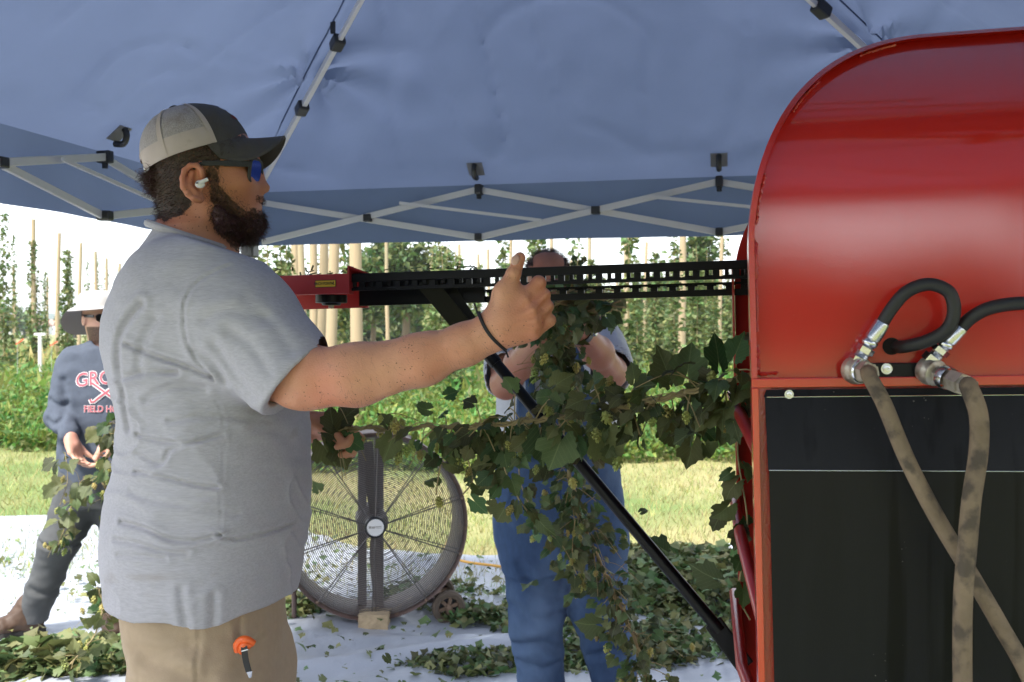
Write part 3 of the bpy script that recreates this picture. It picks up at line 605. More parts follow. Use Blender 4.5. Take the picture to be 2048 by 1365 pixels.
MU = MU0*math.cos(rl)+Vector((0, 0, 1))*math.sin(rl); MZ = Vector((0, 0, 1))*math.cos(rl)-MU0*math.sin(rl); M0 = Vector((.274, 1.15, 1.4))
bend = lambda h: 3.4*max(0, h-1.56)**2          # the hood leans back towards its top
Q = lambda a, b, h: M0+MU*a+MD*(b+bend(h))+MZ*(h-1.4)
def MPt(px, py, b=0):                        # point on the harvester's side plane
    ray = Vector(((px-1024)/F, 1, (HOR-py)/F)); t = ((M0-Vector((0, 0, HC))+MD*b).dot(MD))/ray.dot(MD); return Vector((0, 0, HC))+ray*t
hv = thing('hop_harvester', 'glossy red rounded hop harvester with black lower cover and hydraulic fittings', 'harvester', Q(.5, .4, 0)*Vector((1, 1, 0)))
H0, H1, H2 = 1.347, 1.495, 1.767; RA = .228; AW = 1.15
def arch(rx=RA, inset=0, n=28):
    pts = [(inset, H0), (inset, H1)]
    for k in range(1, n+1):
        t = math.pi/2*k/n; pts.append((RA-(rx-inset)*math.cos(t), H1+(H2-H1-inset)*math.sin(t)))
    return pts+[(AW-inset, H2-inset)]
ar = arch(inset=.006)
def panel(b0, name):
    m = MB(); cols = np.linspace(0, 1, 13)
    pts = [(.006, H0+(H1-H0)*k/6) for k in range(6)]+ar[1:-1]
    for o in (0, .006): m.grid([[Q(a+(AW-.006-a)*t, b0+o, h) for t in cols] for a, h in pts])
    return m.build(name, 'red', hv, smooth=True)
panel(.008, 'side_panel')
def rim(b0, b1, th, name):
    o = arch(); i = arch(inset=th); m = MB(); rows = []
    for (a, h), (a2, h2) in zip(o, i): rows.append([Q(a, b0, h), Q(a2, b0, h2), Q(a2, b1, h2), Q(a, b1, h), Q(a, b0, h)])
    m.grid(rows); return m.build(name, 'red2', hv, smooth=35)
rim(-.006, .035, .0065, 'rim')
# back plate of the intake, standing beyond the open side
Qf = lambda a, b, h: M0+MU*a+MD*b+MZ*(h-1.4)
m = MB(); m.slab([Qf(a, .80, h-.03*(h > 1.5)*(h-1.5)/.25) for a, h in ar]+[Qf(AW, .80, .25), Qf(.0, .80, .25)], MD*.006); m.build('back_panel', 'red', hv)
m = MB(); m.slab([Q(.0, .755, h) for h in (.25, 1.52)]+[Q(.004, .755, 1.52), Q(.004, .755, .25)], MD*.045); m.build('back_flange', 'red2', hv)
m = MB(); tp = [p for p in arch() if p[0] > .05]; m.grid([[Q(a, .03, h), Qf(a, .80, h-.03*(h-1.5)/.25)] for a, h in tp]); m.grid([[Q(a, .03, h-.004), Qf(a, .80, h-.004-.03*(h-1.5)/.25)] for a, h in tp]); m.build('top_sheet', 'red', hv, smooth=True)
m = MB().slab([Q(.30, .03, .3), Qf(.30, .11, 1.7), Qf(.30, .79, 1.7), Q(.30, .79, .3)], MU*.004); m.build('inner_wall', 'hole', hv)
# weld beads inside the rim
def bead(pts, r=.0022, seed=0):
    rg = random.Random(seed); sp = spline(pts, 10); MB().tube([p+Vector((rg.uniform(-1, 1), rg.uniform(-1, 1), rg.uniform(-1, 1)))*.0006 for p in sp], [r*rg.uniform(.6, 1.4) for _ in sp], 6).build('weld_bead', 'red2', hv, smooth=True)
ip = lambda k, ins=.0085: Q(*(lambda p: (p[0], .0068, p[1]))(arch(inset=ins)[k]))
bead([ip(3), ip(4), ip(5), ip(6), ip(7)], seed=1); bead([Q(.0085, .0068, 1.462), Q(.0085, .0068, 1.49), Q(.0085, .0068, 1.505)], seed=2); bead([ip(13), ip(14), ip(15), ip(16), ip(17)], .0016, 3); bead([ip(22), ip(23), ip(24), ip(25), ip(26)], .0016, 4); bead([Q(.0085, .0068, 1.385), Q(.0085, .0068, 1.36), Q(.0085, .0068, 1.352), Q(.03, .0068, 1.352)], seed=5); bead([Q(.0085, .0068, 1.46), Q(.0085, .0068, 1.40)], .0012, 6)
# ledge, lower frame, black cover
m = MB(); m.slab([Q(0, -.008, H0), Q(0, -.008, H0-.0105), Q(0, .02, H0-.0105), Q(0, .02, H0)], MU*AW); m.build('ledge', 'red', hv, bevel=.0012)
m = MB(); m.slab([Q(.004, .012, H0-.0108), Q(.004, .012, H0-.03), Q(.004, .018, H0-.03), Q(.004, .018, H0-.0108)], MU*(AW-.01)); m.build('recess_strip', 'red2', hv)
m = MB(); m.slab([Q(0, -.008, H0-.0107), Q(.0075, -.008, H0-.0107), Q(.0075, .035, H0-.0107), Q(0, .035, H0-.0107)], -MZ*1.07); m.build('corner_post', 'red', hv, bevel=.001)
m = MB(); m.slab([Q(.0076, .004, H0-.011), Q(.022, .004, H0-.011), Q(.022, .009, H0-.011), Q(.0076, .009, H0-.011)], -MZ*1.06); m.build('post_flange', 'red2', hv)
a0 = .0125; ca = lambda s: a0+s
m = MB(); pr = [(.000, 1.3335), (-.002, 1.3255), (-.004, 1.3250), (-.020, 1.2445), (-.0195, 1.2435), (-.012, 1.00), (-.006, .30)]
m.grid([[Q(a0+(.004 if i == 0 else .001*i), b, h), Q(AW-.02, b, h)] for i, (b, h) in enumerate(pr)]); m.grid([[Q(a0+(.004 if i == 0 else .001*i), b+.004, h), Q(AW-.02, b+.004, h)] for i, (b, h) in enumerate(pr)]); m.build('black_cover', 'blackpanel', hv)
for h, b in ((1.3255, -.0035), (1.2442, -.0208)): MB().tube([Q(a0+.004, b, h), Q(AW-.02, b, h)], .0006, 6).build('fold_edge', 'zinc', hv)
def bolt(c, n, r, name='bolt', parent=hv): MB().lathe(c, n, [(0, 0), (0, r), (.0018, r), (.0018, r*.62), (.006, r*.6), (.0062, r*.3), (.0045, r*.28), (.0045, 0)], 12).build(name, 'zinc', parent, smooth=30)
bolt(MPt(1578, 789, -.003), -MD, .0052)
# bracket and hydraulic fittings
m = MB(); bl, br = MPt(1692, 741, -.002), MPt(1866, 741, -.002); m.bar(bl, br, .006, .0165, up=MZ); m.build('hose_bracket', 'blacksteel', hv, bevel=.001); bolt(MPt(1773, 738, -.0055), -MD, .0062)
MB().lathe(MPt(1783, 693, .0074), -MD, [(0, 0), (0, .0098), (.0006, .0098), (.0006, 0)], 20).build('hose_hole', 'hole', hv)
def fitting(px, py, qx, qy):                 # swivel, nuts and ferrule from the bracket up to the black hose
    a = MPt(px, py, -.012); b = MPt(qx, qy, -.020); d = (b-a).normalized(); L = (b-a).length
    MB().tube([MPt(px, py, -.004), MPt(px, py, -.012), a+d*.01], .0085, 12).build('elbow_fitting', 'blacksteel', hv, smooth=True)
    MB()._lathe(a, d, [(L*.10, 0), (L*.10, .0105), (L*.24, .0105), (L*.24, 0)], 6); MB().lathe(a, d, [(L*.10, 0), (L*.10, .0112), (L*.25, .0112), (L*.25, 0)], 6).build('hex_nut', 'zinc', hv)
    MB().lathe(a, d, [(L*.25, .0078)]+[(L*(.25+.11*k/6), .0078+.0007*(k % 2)) for k in range(7)], 14).build('thread', 'zinc', hv); MB().lathe(a, d, [(L*.36, 0), (L*.36, .0102), (L*.47, .0102), (L*.47, 0)], 6).build('hex_nut', 'zinc', hv)
    MB().lathe(a, d, [(L*.47, .006), (L*.50, .0075), (L*.55, .0092), (L*.60, .0088), (L*.63, .0072), (L*.65, .0088), (L*.98, .0088), (L, .0082), (L, 0)], 18).build('hose_ferrule', 'zinc', hv, smooth=40); return b, d
f1, d1 = fitting(1706, 738, 1766, 645); f2, d2 = fitting(1852, 733, 1922, 655)
MB().tube(spline([f1-d1*.004, MPt(1785, 615, -.024), MPt(1815, 583, -.030), MPt(1858, 569, -.034), MPt(1898, 585, -.034), MPt(1908, 625, -.032), MPt(1893, 660, -.028), MPt(1855, 682, -.018), MPt(1812, 693, -.006), MPt(1790, 694, .012)], 8), .0072, 14).build('hydraulic_hose', 'rubber', hv, smooth=True)
MB().tube(spline([f2-d2*.004, MPt(1945, 634, -.026), MPt(1985, 615, -.034), MPt(2050, 607, -.04), MPt(2140, 615, -.04), MPt(2260, 680, -.02), MPt(2300, 700, .01)], 8), .0072, 14).build('hydraulic_hose', 'rubber', hv, smooth=True)
# red tubes of the intake guard, painted darker to stand for shade inside
for (p, q) in [((1478, 825, .30), (1530, 930, .10)), ((1481, 1072, .36), (1530, 1260, .14)), ((1484, 1335, .36), (1540, 1480, .14))]:
    a = MPt(*p[:2], p[2]); b = MPt(*q[:2], q[2]); MB().tube([a+MD*.44, a, b], .009, 12).build('guard_tube', 'redarm', hv, smooth=True)
m = MB(); m.slab([Q(.02, .03, .28), Q(AW, .03, .28), Q(AW, .79, .28), Q(.02, .79, .28)], -MZ*.02); m.build('floor_plate', 'red2', hv)
for a in (.12, 1.0):
    for b in (.06, .74): c = Q(a, b, .28); MB().bar(Vector((c.x, c.y, 0)), c, .06, .06, up=(1, 0, 0)).build('leg', 'red2', hv)
# the two muddy supply hoses with their couplers
def coupler(par, px, py, dirpx, dirpy, ln):
    a = MPt(px, py, -.010); b = MPt(px+dirpx, py+dirpy, -.010-.028*ln); d = (b-a).normalized(); L = .052*ln
    MB().lathe(a, d, [(-.004, 0), (-.004, .0145), (.002, .016), (.007, .0158), (.009, .0145), (.013, .0145), (.015, .0115), (.015, 0)], 22).build('coupler_ring', 'dirtyzinc', par, smooth=35)
    MB().lathe(a, d, [(.015, .0095), (L*.55, .0098), (L*.55, .0122), (L*.8, .0122), (L*.8, .0098), (L, .0098), (L, 0)], 6).build('coupler_body', 'dirtyzinc', par)
    MB().lathe(a, d, [(L*.35, .0125), (L*.42, .0135), (L*.5, .0125)], 16).build('collar', 'zinc', par, smooth=True); return a+d*L, d
h1 = thing('supply_hose', 'mud caked hydraulic hose slanting right across the black cover', 'hose', Q(.5, -.3, 0)*Vector((1, 1, 0)), 'muddy supply hoses')
e, d = coupler(h1, 1708, 740, 22, 4, .62)
MB().tube(spline([e-d*.004, MPt(1738, 752, -.055), MPt(1768, 808, -.075), MPt(1812, 915, -.085), MPt(1868, 1025, -.09), MPt(1930, 1130, -.09), MPt(2000, 1250, -.10), MPt(2075, 1390, -.12), MPt(2250, 1800, -.22), MPt(2500, 2500, -.4)], 10), [.0080]+[.0083]*90, 14).build('hose_tube', 'muddyhose', h1, smooth=True)
h2 = thing('supply_hose', 'mud caked hydraulic hose hanging straight down over the other hose', 'hose', Q(.35, -.3, 0)*Vector((1, 1, 0)), 'muddy supply hoses')
e, d = coupler(h2, 1856, 740, 56, 24, 1.25)
MB().tube(spline([e-d*.004, MPt(1938, 775, -.085), MPt(1957, 830, -.10), MPt(1957, 905, -.105), MPt(1943, 1000, -.118), MPt(1934, 1100, -.122), MPt(1926, 1200, -.12), MPt(1925, 1365, -.12), MPt(1930, 1700, -.14), MPt(1960, 2500, -.2)], 10), [.0088]+[.0092]*90, 14).build('hose_tube', 'muddyhose', h2, smooth=True)

# ================================================================ FEED CONVEYOR ARM
M['sticker'] = mat('yellow_sticker', (.72, .46, .035), .4, var=.05)
M['inkblack'] = mat('black_ink', (.012, .012, .012), .5)
BO = Vector((.4194, 1.80, 1.5305)); BE = Vector((-math.cos(b_), math.sin(b_), -.0225)).normalized(); BZ = Vector((0, 0, 1)); BD = MD
G = lambda t, b, z: BO+BE*t+BD*b+BZ*z
cv = thing('feed_conveyor', 'black slotted chain conveyor arm with red end box and slanting brace', 'conveyor', Vector((BO.x, BO.y, 0)))
def gbox(t0, t1, b0, b1, z0, z1, name, m, par=cv, bevel=0):
    return MB().slab([G(t0, b0, z0), G(t0, b1, z0), G(t0, b1, z1), G(t0, b0, z1)], BE*(t1-t0)).build(name, m, par, bevel=bevel)
gbox(-.25, .76, 0, .006, -.0165, 0, 'top_rail', 'blacksteel', bevel=.0015); gbox(-.25, .76, .0061, .040, -.004, -.001, 'top_flange', 'blacksteel')
gbox(-.25, .76, .0005, .0062, -.0335, -.0275, 'lower_rail', 'blacksteel'); gbox(-.25, .76, .105, .111, -.0265, -.001, 'far_rail', 'blacksteel') if False else None
gbox(-.25, .74, .100, .106, -.0600, -.0475, 'far_rail', 'blacksteel'); gbox(-.25, .74, .100, .106, -.0385, -.034, 'far_rail', 'blacksteel'); gbox(.50, .76, .085, .099, -.060, 0, 'backing_plate', 'blacksteel')
gbox(-.02, .004, .101, .106, -.060, 0, 'far_rail_end', 'blacksteel')
l1 = MB(); l1.box((0, 0, 0), (.0125, .010, .0125)); l1.box((.0165, .002, .003), (.0075, .008, .0125)); l1.box((.008, .004, -.0045), (.026, .006, .0035)); me1 = l1.mesh('link', bevel=.0012)
l2 = MB(); l2.box((0, 0, 0), (.0135, .008, .0105)); l2.box((.0, 0, .0035), (.024, .007, .0028)); me2 = l2.mesh('link', bevel=.001)
rot = Matrix((BE, BD, BZ)).transposed().to_4x4()
for k in range(22):
    t = -.02+.0355*k; o = link('chain_link', me1, 'blacksteel', cv); o.matrix_basis = Matrix.Translation(G(t, .008, -.0222)) @ rot
    if t < .52: o = link('chain_link', me2, 'blacksteel', cv); o.matrix_basis = Matrix.Translation(G(t+.01, .103, -.043)) @ rot
eb = gbox(.748, 1.02, -.012, .0, -.0385, .0, 'red_end_box', 'redarm', bevel=.0015)
gbox(.748, 1.02, .0, .14, -.006, -.002, 'box_floor', 'redarm'); gbox(.76, 1.02, .14, .146, -.062, -.002, 'far_box_side', 'redarm'); gbox(.745, .749, -.013, .012, -.0395, .0145, 'box_end', 'redarm')
MB().slab([G(.745, -.012, .0145), G(.745, .02, .002), G(.712, .02, .0)], BZ*-.004).build('deflector', 'redarm', cv); MB().slab([G(.746, .0, .014), G(.712, .018, -.001), G(.746, .018, -.006)], BD*.003).build('deflector', 'redarm', cv)
# warning sticker
def ray_t(px, b=-.0128):
    k = (px-1024)/F; o = BO+BD*b; return (o.x-k*o.y)/(k*BE.y-BE.x)
tc = ray_t(651); sx = BE*-1; cz = -.0185
MB().slab([G(tc, -.0125, cz)+sx*a*.0215+BZ*c*.0072 for a, c in ((-1, -1), (1, -1), (1, 1), (-1, 1))], BD*-.0004).build('sticker_border', 'inkblack', eb)
MB().slab([G(tc, -.0131, cz)+sx*a*.0203+BZ*c*.0060 for a, c in ((-1, -1), (1, -1), (1, 1), (-1, 1))], BD*-.0003).build('sticker', 'sticker', eb)
tv, tf = text_geo('PINCH POINT', .0066, .00018); MB().add([G(tc, -.0138, cz)+sx*(x-.0058)*.88+BZ*y*1.15 for x, y, z in tv], tf).build('sticker_lettering', 'inkblack', eb, weld=False)
MB().add([G(tc, -.0138, cz)+sx*(x+.0148)+BZ*y for x, y in ((-.004, .003), (-.001, .0005), (.002, .004), (.003, .002), (.0015, 0), (.0042, -.001), (.004, -.003), (.0005, -.002), (-.001, -.003))], [(0, 1, 8), (1, 2, 3), (1, 3, 4), (4, 5, 6), (1, 4, 7), (4, 6, 7)]).build('sticker_hand_mark', 'inkblack', eb, weld=False)
tm = ray_t(657, .03); c = G(tm, .045, -.040); MB().lathe(c, (0, 0, -1), [(-.002, 0), (-.002, .0315), (.013, .0315), (.014, .030), (.014, .02), (.0185, .018), (.0185, 0)], 30).build('sprocket_cover', 'blacksteel', cv, smooth=35); MB().lathe(c-BZ*.0185, (0, 0, -1), [(0, .006), (.006, .006), (.006, 0)], 6).build('bolt', 'dirtyzinc', cv)
# brace: two flat bars, then a round tube down to the harvester
pa = P(862, 572, 1.95); pb = P(968, 700, 1.965); e = Vector((1, .1, 0)).normalized()
for dx, dy, w_ in ((-.012, -.02, .036), (.018, .035, .034)):
    MB().bar(pa+e*dx+Vector((0, dy, .01)), pb+e*dx*.3+Vector((0, dy*.6, 0)), .005, w_, up=Vector((.75, 0, .65))).build('brace_plate', 'blacksteel', cv)
q0 = P(955, 683, 1.965); q1 = P(1440, 1262, 1.80); q2 = P(1492, 1335, 1.78)
MB().tube([q0, q0.lerp(q1, .5), q1], [.0112, .0115, .0115], 20).build('brace_tube', 'blacksteel', cv, smooth=40); MB().tube([q0-(q1-q0).normalized()*.0, q0+(q1-q0).normalized()*.06], .0132, 20).build('tube_collar', 'blacksteel', cv, smooth=40)
MB().bar(q1-(q1-q0).normalized()*.02, q2,   .008, .034, up=Vector((.8, 0, .6))).build('brace_foot', 'blacksteel', cv, bevel=.003)

# ================================================================ DRUM FAN, BLOCK, CORD
M['brownmetal'] = mat('brown_painted_steel', (.115, .072, .06), .5, var=.25, scale=9, col2=(.24, .15, .09), scale2=14, thr=(.55, .7), bump=.2, bscale=90)
M['wiregrey'] = mat('guard_wire', (.10, .088, .084), .45, var=.2, metal=.3)
M['strut'] = mat('fan_strut_paint', (.30, .255, .25), .55, var=.15)
M['blade'] = mat('fan_blade', (.27, .23, .215), .5)
M['badge'] = mat('badge_white', (.72, .70, .68), .5, var=.03)
M['badgeink'] = mat('badge_grey', (.30, .28, .25), .6)
M['tyre'] = mat('dirty_tyre', (.10, .075, .055), .9, var=.3, scale=25, bump=.5, bscale=80)
M['rim'] = mat('wheel_plastic', (.19, .125, .085), .8, var=.25)
M['block'] = mat('concrete_block', (.42, .32, .20), .95, var=.25, scale=30, bump=.9, bscale=60, dist=.006)
M['cord'] = mat('yellow_cord', (.70, .36, .05), .5)
FC = P(748, 1050, 4.75); yw = R(-13); FN = Vector((-math.sin(yw), -math.cos(yw), 0)); FX = Vector((math.cos(yw), -math.sin(yw), 0)); FZ = Vector((0, 0, 1))
fan = thing('drum_fan', 'large round brown drum fan with wire guard and small wheels', 'fan', Vector((FC.x, FC.y, 0)))
FP = lambda r, a, d=0: FC+(FX*math.cos(a)+FZ*math.sin(a))*r+FN*d
def circ(r, d, n=64): return [FP(r, 2*math.pi*k/n, d) for k in range(n)]
RF = .442; m = MB()
m._lathe(FC, FN, [(.0, RF-.03), (.04, RF-.012), (.055, RF), (.035, RF+.004), (0, RF-.006), (-.22, RF-.006), (-.24, RF+.002), (-.255, RF-.01), (-.22, RF-.03), (0, RF-.03)], 72); m.build('drum', 'brownmetal', fan, smooth=50)
g = MB()
for r in np.linspace(.058, RF-.022, 44): g.tube(circ(r, .045+.02*math.cos(r/RF*1.5), 56), .0026, 4, closed=True)
g.build('guard_rings', 'wiregrey', fan, smooth=True)
g = MB()
for r in np.linspace(.1, RF-.03, 12): g.tube(circ(r, -.25, 48), .0016, 4, closed=True)
g.build('rear_guard_rings', 'wiregrey', fan, smooth=True)
for k in range(10):
    a = 2*math.pi*k/10+.28; MB().tube([FP(.05, a, .066), FP(RF-.008, a, .052)], .0032, 6).build('guard_spoke', 'wiregrey', fan); MB().tube([FP(.05, a+.03, .063), FP(RF-.02, a+.045, .050)], .0024, 6).build('guard_spoke', 'wiregrey', fan)
    MB().lathe(FP(RF-.01, a, .05), FN, [(0, .008), (.006, .007), (.006, 0)], 8).build('guard_bolt', 'rim', fan)
hb = MB().lathe(FC, FN, [(.05, 0), (.05, .050), (.07, .050), (.074, .046), (.072, .040), (.072, 0)], 32).build('hub_cap', 'blackplastic', fan, smooth=35)
MB().lathe(FC, FN, [(.0722, .0395), (.0732, .0395), (.0735, 0)], 32).build('badge', 'badge_white' if False else 'badge', hb)
# small worn grey logo band across the badge
for x0, x1, z0, z1 in ((-.031, -.020, -.004, .008), (-.018, .000, .000, .006), (.001, .028, .002, .006), (.001, .028, -.004, -.002), (-.018, -.003, -.004, -.001)): MB().slab([FC+FX*x+FZ*z+FN*.0738 for x, z in ((x0, z0), (x1, z0), (x1, z1), (x0, z1))], FN*.0004).build('badge_mark', 'badgeink', hb)
for x in (-.046, .036): m = MB().bar(FC+FX*x-FZ*(RF-.01)-FN*.12, FC+FX*x+FZ*(RF-.01)-FN*.12, .02, .042, up=FX); m.build('strut', 'strut', fan, bevel=.003)
MB().lathe(FC, FN, [(-.20, 0), (-.20, .075), (-.06, .075), (-.05, .05), (.0, .04), (.0, 0)], 24).build('motor', 'strut', fan, smooth=35)
for k in range(2):
    a = math.pi/2+.06+k*math.pi; rows = []
    for i in range(8):
        r = .05+(RF-.10)*i/7; wd = (.03, .045, .05, .05, .046, .042, .038, .03)[i]; tw = 1.1-.03*i; c = FP(r, a, -.02); t = (FX*-math.sin(a)+FZ*math.cos(a)); rows.append([c+t*wd*s*math.cos(tw)+FN*wd*s*math.sin(tw)*(.6) for s in np.linspace(-1, 1, 5)])
    MB().grid(rows).build('blade', 'blade', fan, smooth=True)
# wheels and stand
def wheel(c):
    w_ = MB().lathe(c, FN, [(-.02, .052), (-.022, .07), (-.012, .080), (.012, .080), (.022, .07), (.02, .052), (-.02, .052)], 36).build('wheel', 'tyre', fan, smooth=40)
    m = MB(); m.lathe(c, FN, [(-.014, .053), (.014, .053), (.016, .048), (-.014, .047), (-.014, .053)], 32); m.build('wheel_rim', 'rim', w_, smooth=40)
    m = MB()
    for k in range(6): a = k*math.pi/3+.3; d = FX*math.cos(a)+FZ*math.sin(a); m.bar(c+d*.010, c+d*.050, .016, .012, up=FN)
    m.build('wheel_spokes', 'rim', w_); MB().lathe(c, FN, [(-.015, 0), (-.015, .015), (.017, .015), (.02, .009), (.02, 0)], 14).build('wheel_hub', 'rim', w_); MB().lathe(c, FN, [(-.01, .048), (-.01, 0)], 24).build('wheel_back', 'blackplastic', w_)
wc = P(897, 1205, 4.80); wc.z = .08; wheel(wc); wc2 = wc-FN*.30; wheel(wc2); MB().tube([wc, wc2], .009, 10).build('axle', 'brownmetal', fan)
MB().tube(spline([wc-FN*.05, FP(RF+.01, R(-52), -.05), FP(RF+.004, R(-20), -.06)], 6), .012, 10).build('stand_tube', 'brownmetal', fan, smooth=True); MB().tube(spline([wc-FN*.26, FP(RF+.01, R(-52), -.2), FP(RF+.004, R(-20), -.2)], 6), .012, 10).build('stand_tube', 'brownmetal', fan, smooth=True)
lf = P(588, 1240, 4.78); lf.z = .012; MB().tube(spline([lf, FP(RF+.02, R(-142), 0)-FX*.01, FP(RF+.004, R(-160), -.05)], 6), .012, 10).build('stand_leg', 'brownmetal', fan, smooth=True); lf2 = lf-FN*.28; MB().tube(spline([lf2, FP(RF+.02, R(-142), -.22), FP(RF+.004, R(-160), -.2)], 6), .012, 10).build('stand_leg', 'brownmetal', fan, smooth=True)
hd = P(912, 905, 4.7); MB().tube(spline([FP(RF, R(35), -.1), hd-FX*.01, hd+Vector((.02, 0, .05)), hd+Vector((.05, 0, .055))], 6), .014, 10).build('push_handle', 'blackplastic', fan, smooth=True)
bc = P(747, 1253, 4.66); bk = MB().box((bc.x, 4.70, .047), (.140, .12, .082), Matrix.Rotation(R(-3), 3, 'Z')); me = bk.mesh('paving_block'); bmm = bmesh.new(); bmm.from_mesh(me); bmesh.ops.subdivide_edges(bmm, edges=bmm.edges, cuts=9, use_grid_fill=True)
for v in bmm.verts: n_ = fbm(np.array([v.co*28]), 3)[0]; v.co += (v.co-Vector((bc.x, 4.70, .047))).normalized()*.006*float(n_)
bmm.to_mesh(me); bmm.free(); tag(link('paving_block', me, 'block'), 'rough tan concrete block wedged under the drum fan', 'block')
cp = [(905, 1132), (940, 1141), (1000, 1149), (1060, 1160), (1120, 1171), (1200, 1170), (1290, 1173), (1345, 1182), (1440, 1186)]
MB().tube(spline([Vector((*on_sheet(*p), .045)) for p in cp], 8), .008, 8).build('extension_cord', 'cord', smooth=True); tag(bpy.data.objects['extension_cord'], 'yellow extension cord lying across the plastic sheet behind the overalls man', 'cord')
# ================================================================ PEOPLE: materials
def skin_mat(name, col, red, dark, specks=True):
    m = mat(name, col, .48, var=.16, scale=40, col2=red, scale2=9, thr=(.40, .68), sss=.08, bump=.5, bscale=420, dist=.0012, spec=.4)
    t = m.node_tree; n = t.nodes; L = t.links; b = n['Principled BSDF']; src = b.inputs['Base Color'].links[0].from_socket
    at = n.new('ShaderNodeAttribute'); at.attribute_name = 'stubble'; no = n.new('ShaderNodeTexNoise'); no.inputs['Scale'].default_value = 260; tc = n.new('ShaderNodeTexCoord'); L.new(tc.outputs['Object'], no.inputs['Vector'])
    ad = n.new('ShaderNodeMath'); ad.operation = 'MULTIPLY_ADD'; ad.inputs[1].default_value = 1.6; L.new(at.outputs['Fac'], ad.inputs[0]); s2 = n.new('ShaderNodeMath'); s2.operation = 'MULTIPLY_ADD'; s2.inputs[1].default_value = 1.0; s2.inputs[2].default_value = -.75; L.new(no.outputs['Fac'], s2.inputs[0]); L.new(s2.outputs[0], ad.inputs[2])
    cl = n.new('ShaderNodeClamp'); L.new(ad.outputs[0], cl.inputs[0]); mx = n.new('ShaderNodeMix'); mx.data_type = 'RGBA'; mx.inputs[7].default_value = (*dark, 1); L.new(cl.outputs[0], mx.inputs[0]); L.new(src, mx.inputs[6]); co = mx.outputs[2]
    fl = n.new('ShaderNodeAttribute'); fl.attribute_name = 'flush'; fm = n.new('ShaderNodeMix'); fm.data_type = 'RGBA'; fm.inputs[7].default_value = (.45, .155, .105, 1); L.new(fl.outputs['Fac'], fm.inputs[0]); L.new(src, fm.inputs[6]); L.new(fm.outputs[2], mx.inputs[6])
    if specks:                               # flecks of soil and leaf dust
        vo = n.new('ShaderNodeTexVoronoi'); vo.inputs['Scale'].default_value = 150; L.new(tc.outputs['Object'], vo.inputs['Vector']); pa = n.new('ShaderNodeTexNoise'); pa.inputs['Scale'].default_value = 11; L.new(tc.outputs['Object'], pa.inputs['Vector'])
        th = n.new('ShaderNodeMapRange'); th.inputs[1].default_value = .50; th.inputs[2].default_value = .72; th.inputs[3].default_value = .06; th.inputs[4].default_value = .22; L.new(pa.outputs['Fac'], th.inputs[0])
        lt = n.new('ShaderNodeMath'); lt.operation = 'LESS_THAN'; L.new(vo.outputs['Distance'], lt.inputs[0]); L.new(th.outputs[0], lt.inputs[1]); ml = n.new('ShaderNodeMath'); ml.operation = 'MULTIPLY'; ml.inputs[1].default_value = .75; L.new(lt.outputs[0], ml.inputs[0])
        m2 = n.new('ShaderNodeMix'); m2.data_type = 'RGBA'; m2.inputs[7].default_value = (.12, .06, .03, 1); L.new(ml.outputs[0], m2.inputs[0]); L.new(co, m2.inputs[6]); co = m2.outputs[2]
    L.new(co, b.inputs['Base Color']); return m
M['skin'] = skin_mat('sun_tanned_skin', (.60, .295, .172), (.58, .215, .12), (.035, .02, .014))
M['skin2'] = skin_mat('ruddy_skin', (.33, .15, .092), (.32, .12, .075), (.03, .02, .015))
M['skin3'] = skin_mat('light_skin', (.58, .33, .24), (.55, .27, .20), (.06, .03, .02), False)
M['hair'] = mat('dark_brown_hair', (.070, .038, .023), .5, var=.5, scale=60, island=.5)
M['greyshirt'] = mat('heather_grey_cotton', (.43, .415, .445), .9, var=.22, scale=240, stretch=(.25, 1, 1.6), detail=6, bump=.35, bscale=520, dist=.0012, spec=.2, col2=(.33, .29, .27), scale2=11, thr=(.63, .80))
M['tan'] = mat('tan_canvas', (.42, .315, .215), .85, var=.10, scale=90, bump=.35, bscale=500, dist=.0012, spec=.25)
M['denim'] = mat('blue_denim', (.036, .066, .135), .85, var=.25, scale=55, stretch=(1, 1, .5), col2=(.12, .18, .29), scale2=3.5, thr=(.46, .72), bump=.45, bscale=300, dist=.003, spec=.2)
M['whiteshirt'] = mat('pale_grey_tee', (.42, .43, .47), .9, var=.08, scale=60, bump=.3, bscale=200, spec=.2)
M['navyshirt'] = mat('faded_navy_cotton', (.078, .092, .122), .9, var=.15, scale=45, bump=.35, bscale=200, spec=.2)
M['charcoal'] = mat('charcoal_trousers', (.070, .073, .075), .8, var=.15, scale=40, bump=.3, bscale=150, spec=.3)
M['boot'] = mat('brown_leather', (.06, .031, .016), .6, var=.3, scale=30, bump=.3, bscale=90)
M['sole'] = mat('boot_sole', (.02, .018, .016), .8)
M['capgrey'] = mat('dark_grey_twill', (.075, .068, .065), .85, var=.2, scale=70, bump=.3, bscale=400, dist=.001, col2=(.09, .065, .05), scale2=20, thr=(.55, .75))
M['capmesh'] = mat('cap_netting', (.40, .355, .36), .8, var=.35, scale=420, col2=(.24, .17, .13), scale2=16, thr=(.58, .75), bump=.8, bscale=500, dist=.0015, detail=1)
M['capband'] = mat('cap_foam_band', (.52, .435, .41), .85, var=.08, scale=40, col2=(.30, .22, .17), scale2=24, thr=(.55, .72))
M['glassframe'] = mat('dark_frame', (.03, .03, .032), .5, var=.3, scale=120, bump=.3, bscale=300)
M['bluelens'] = mat('blue_mirror_lens', (.025, .10, .62), .06, metal=1, var=.1)
M['blacklens'] = mat('black_lens', (.006, .006, .007), .15)
M['whiteplastic'] = mat('white_plastic', (.78, .78, .78), .25, var=.02)
M['eye'] = mat('eye_white', (.6, .56, .52), .2)
M['iris'] = mat('dark_iris', (.03, .02, .015), .1)
M['nail'] = mat('finger_nail', (.60, .36, .29), .3, var=.05)
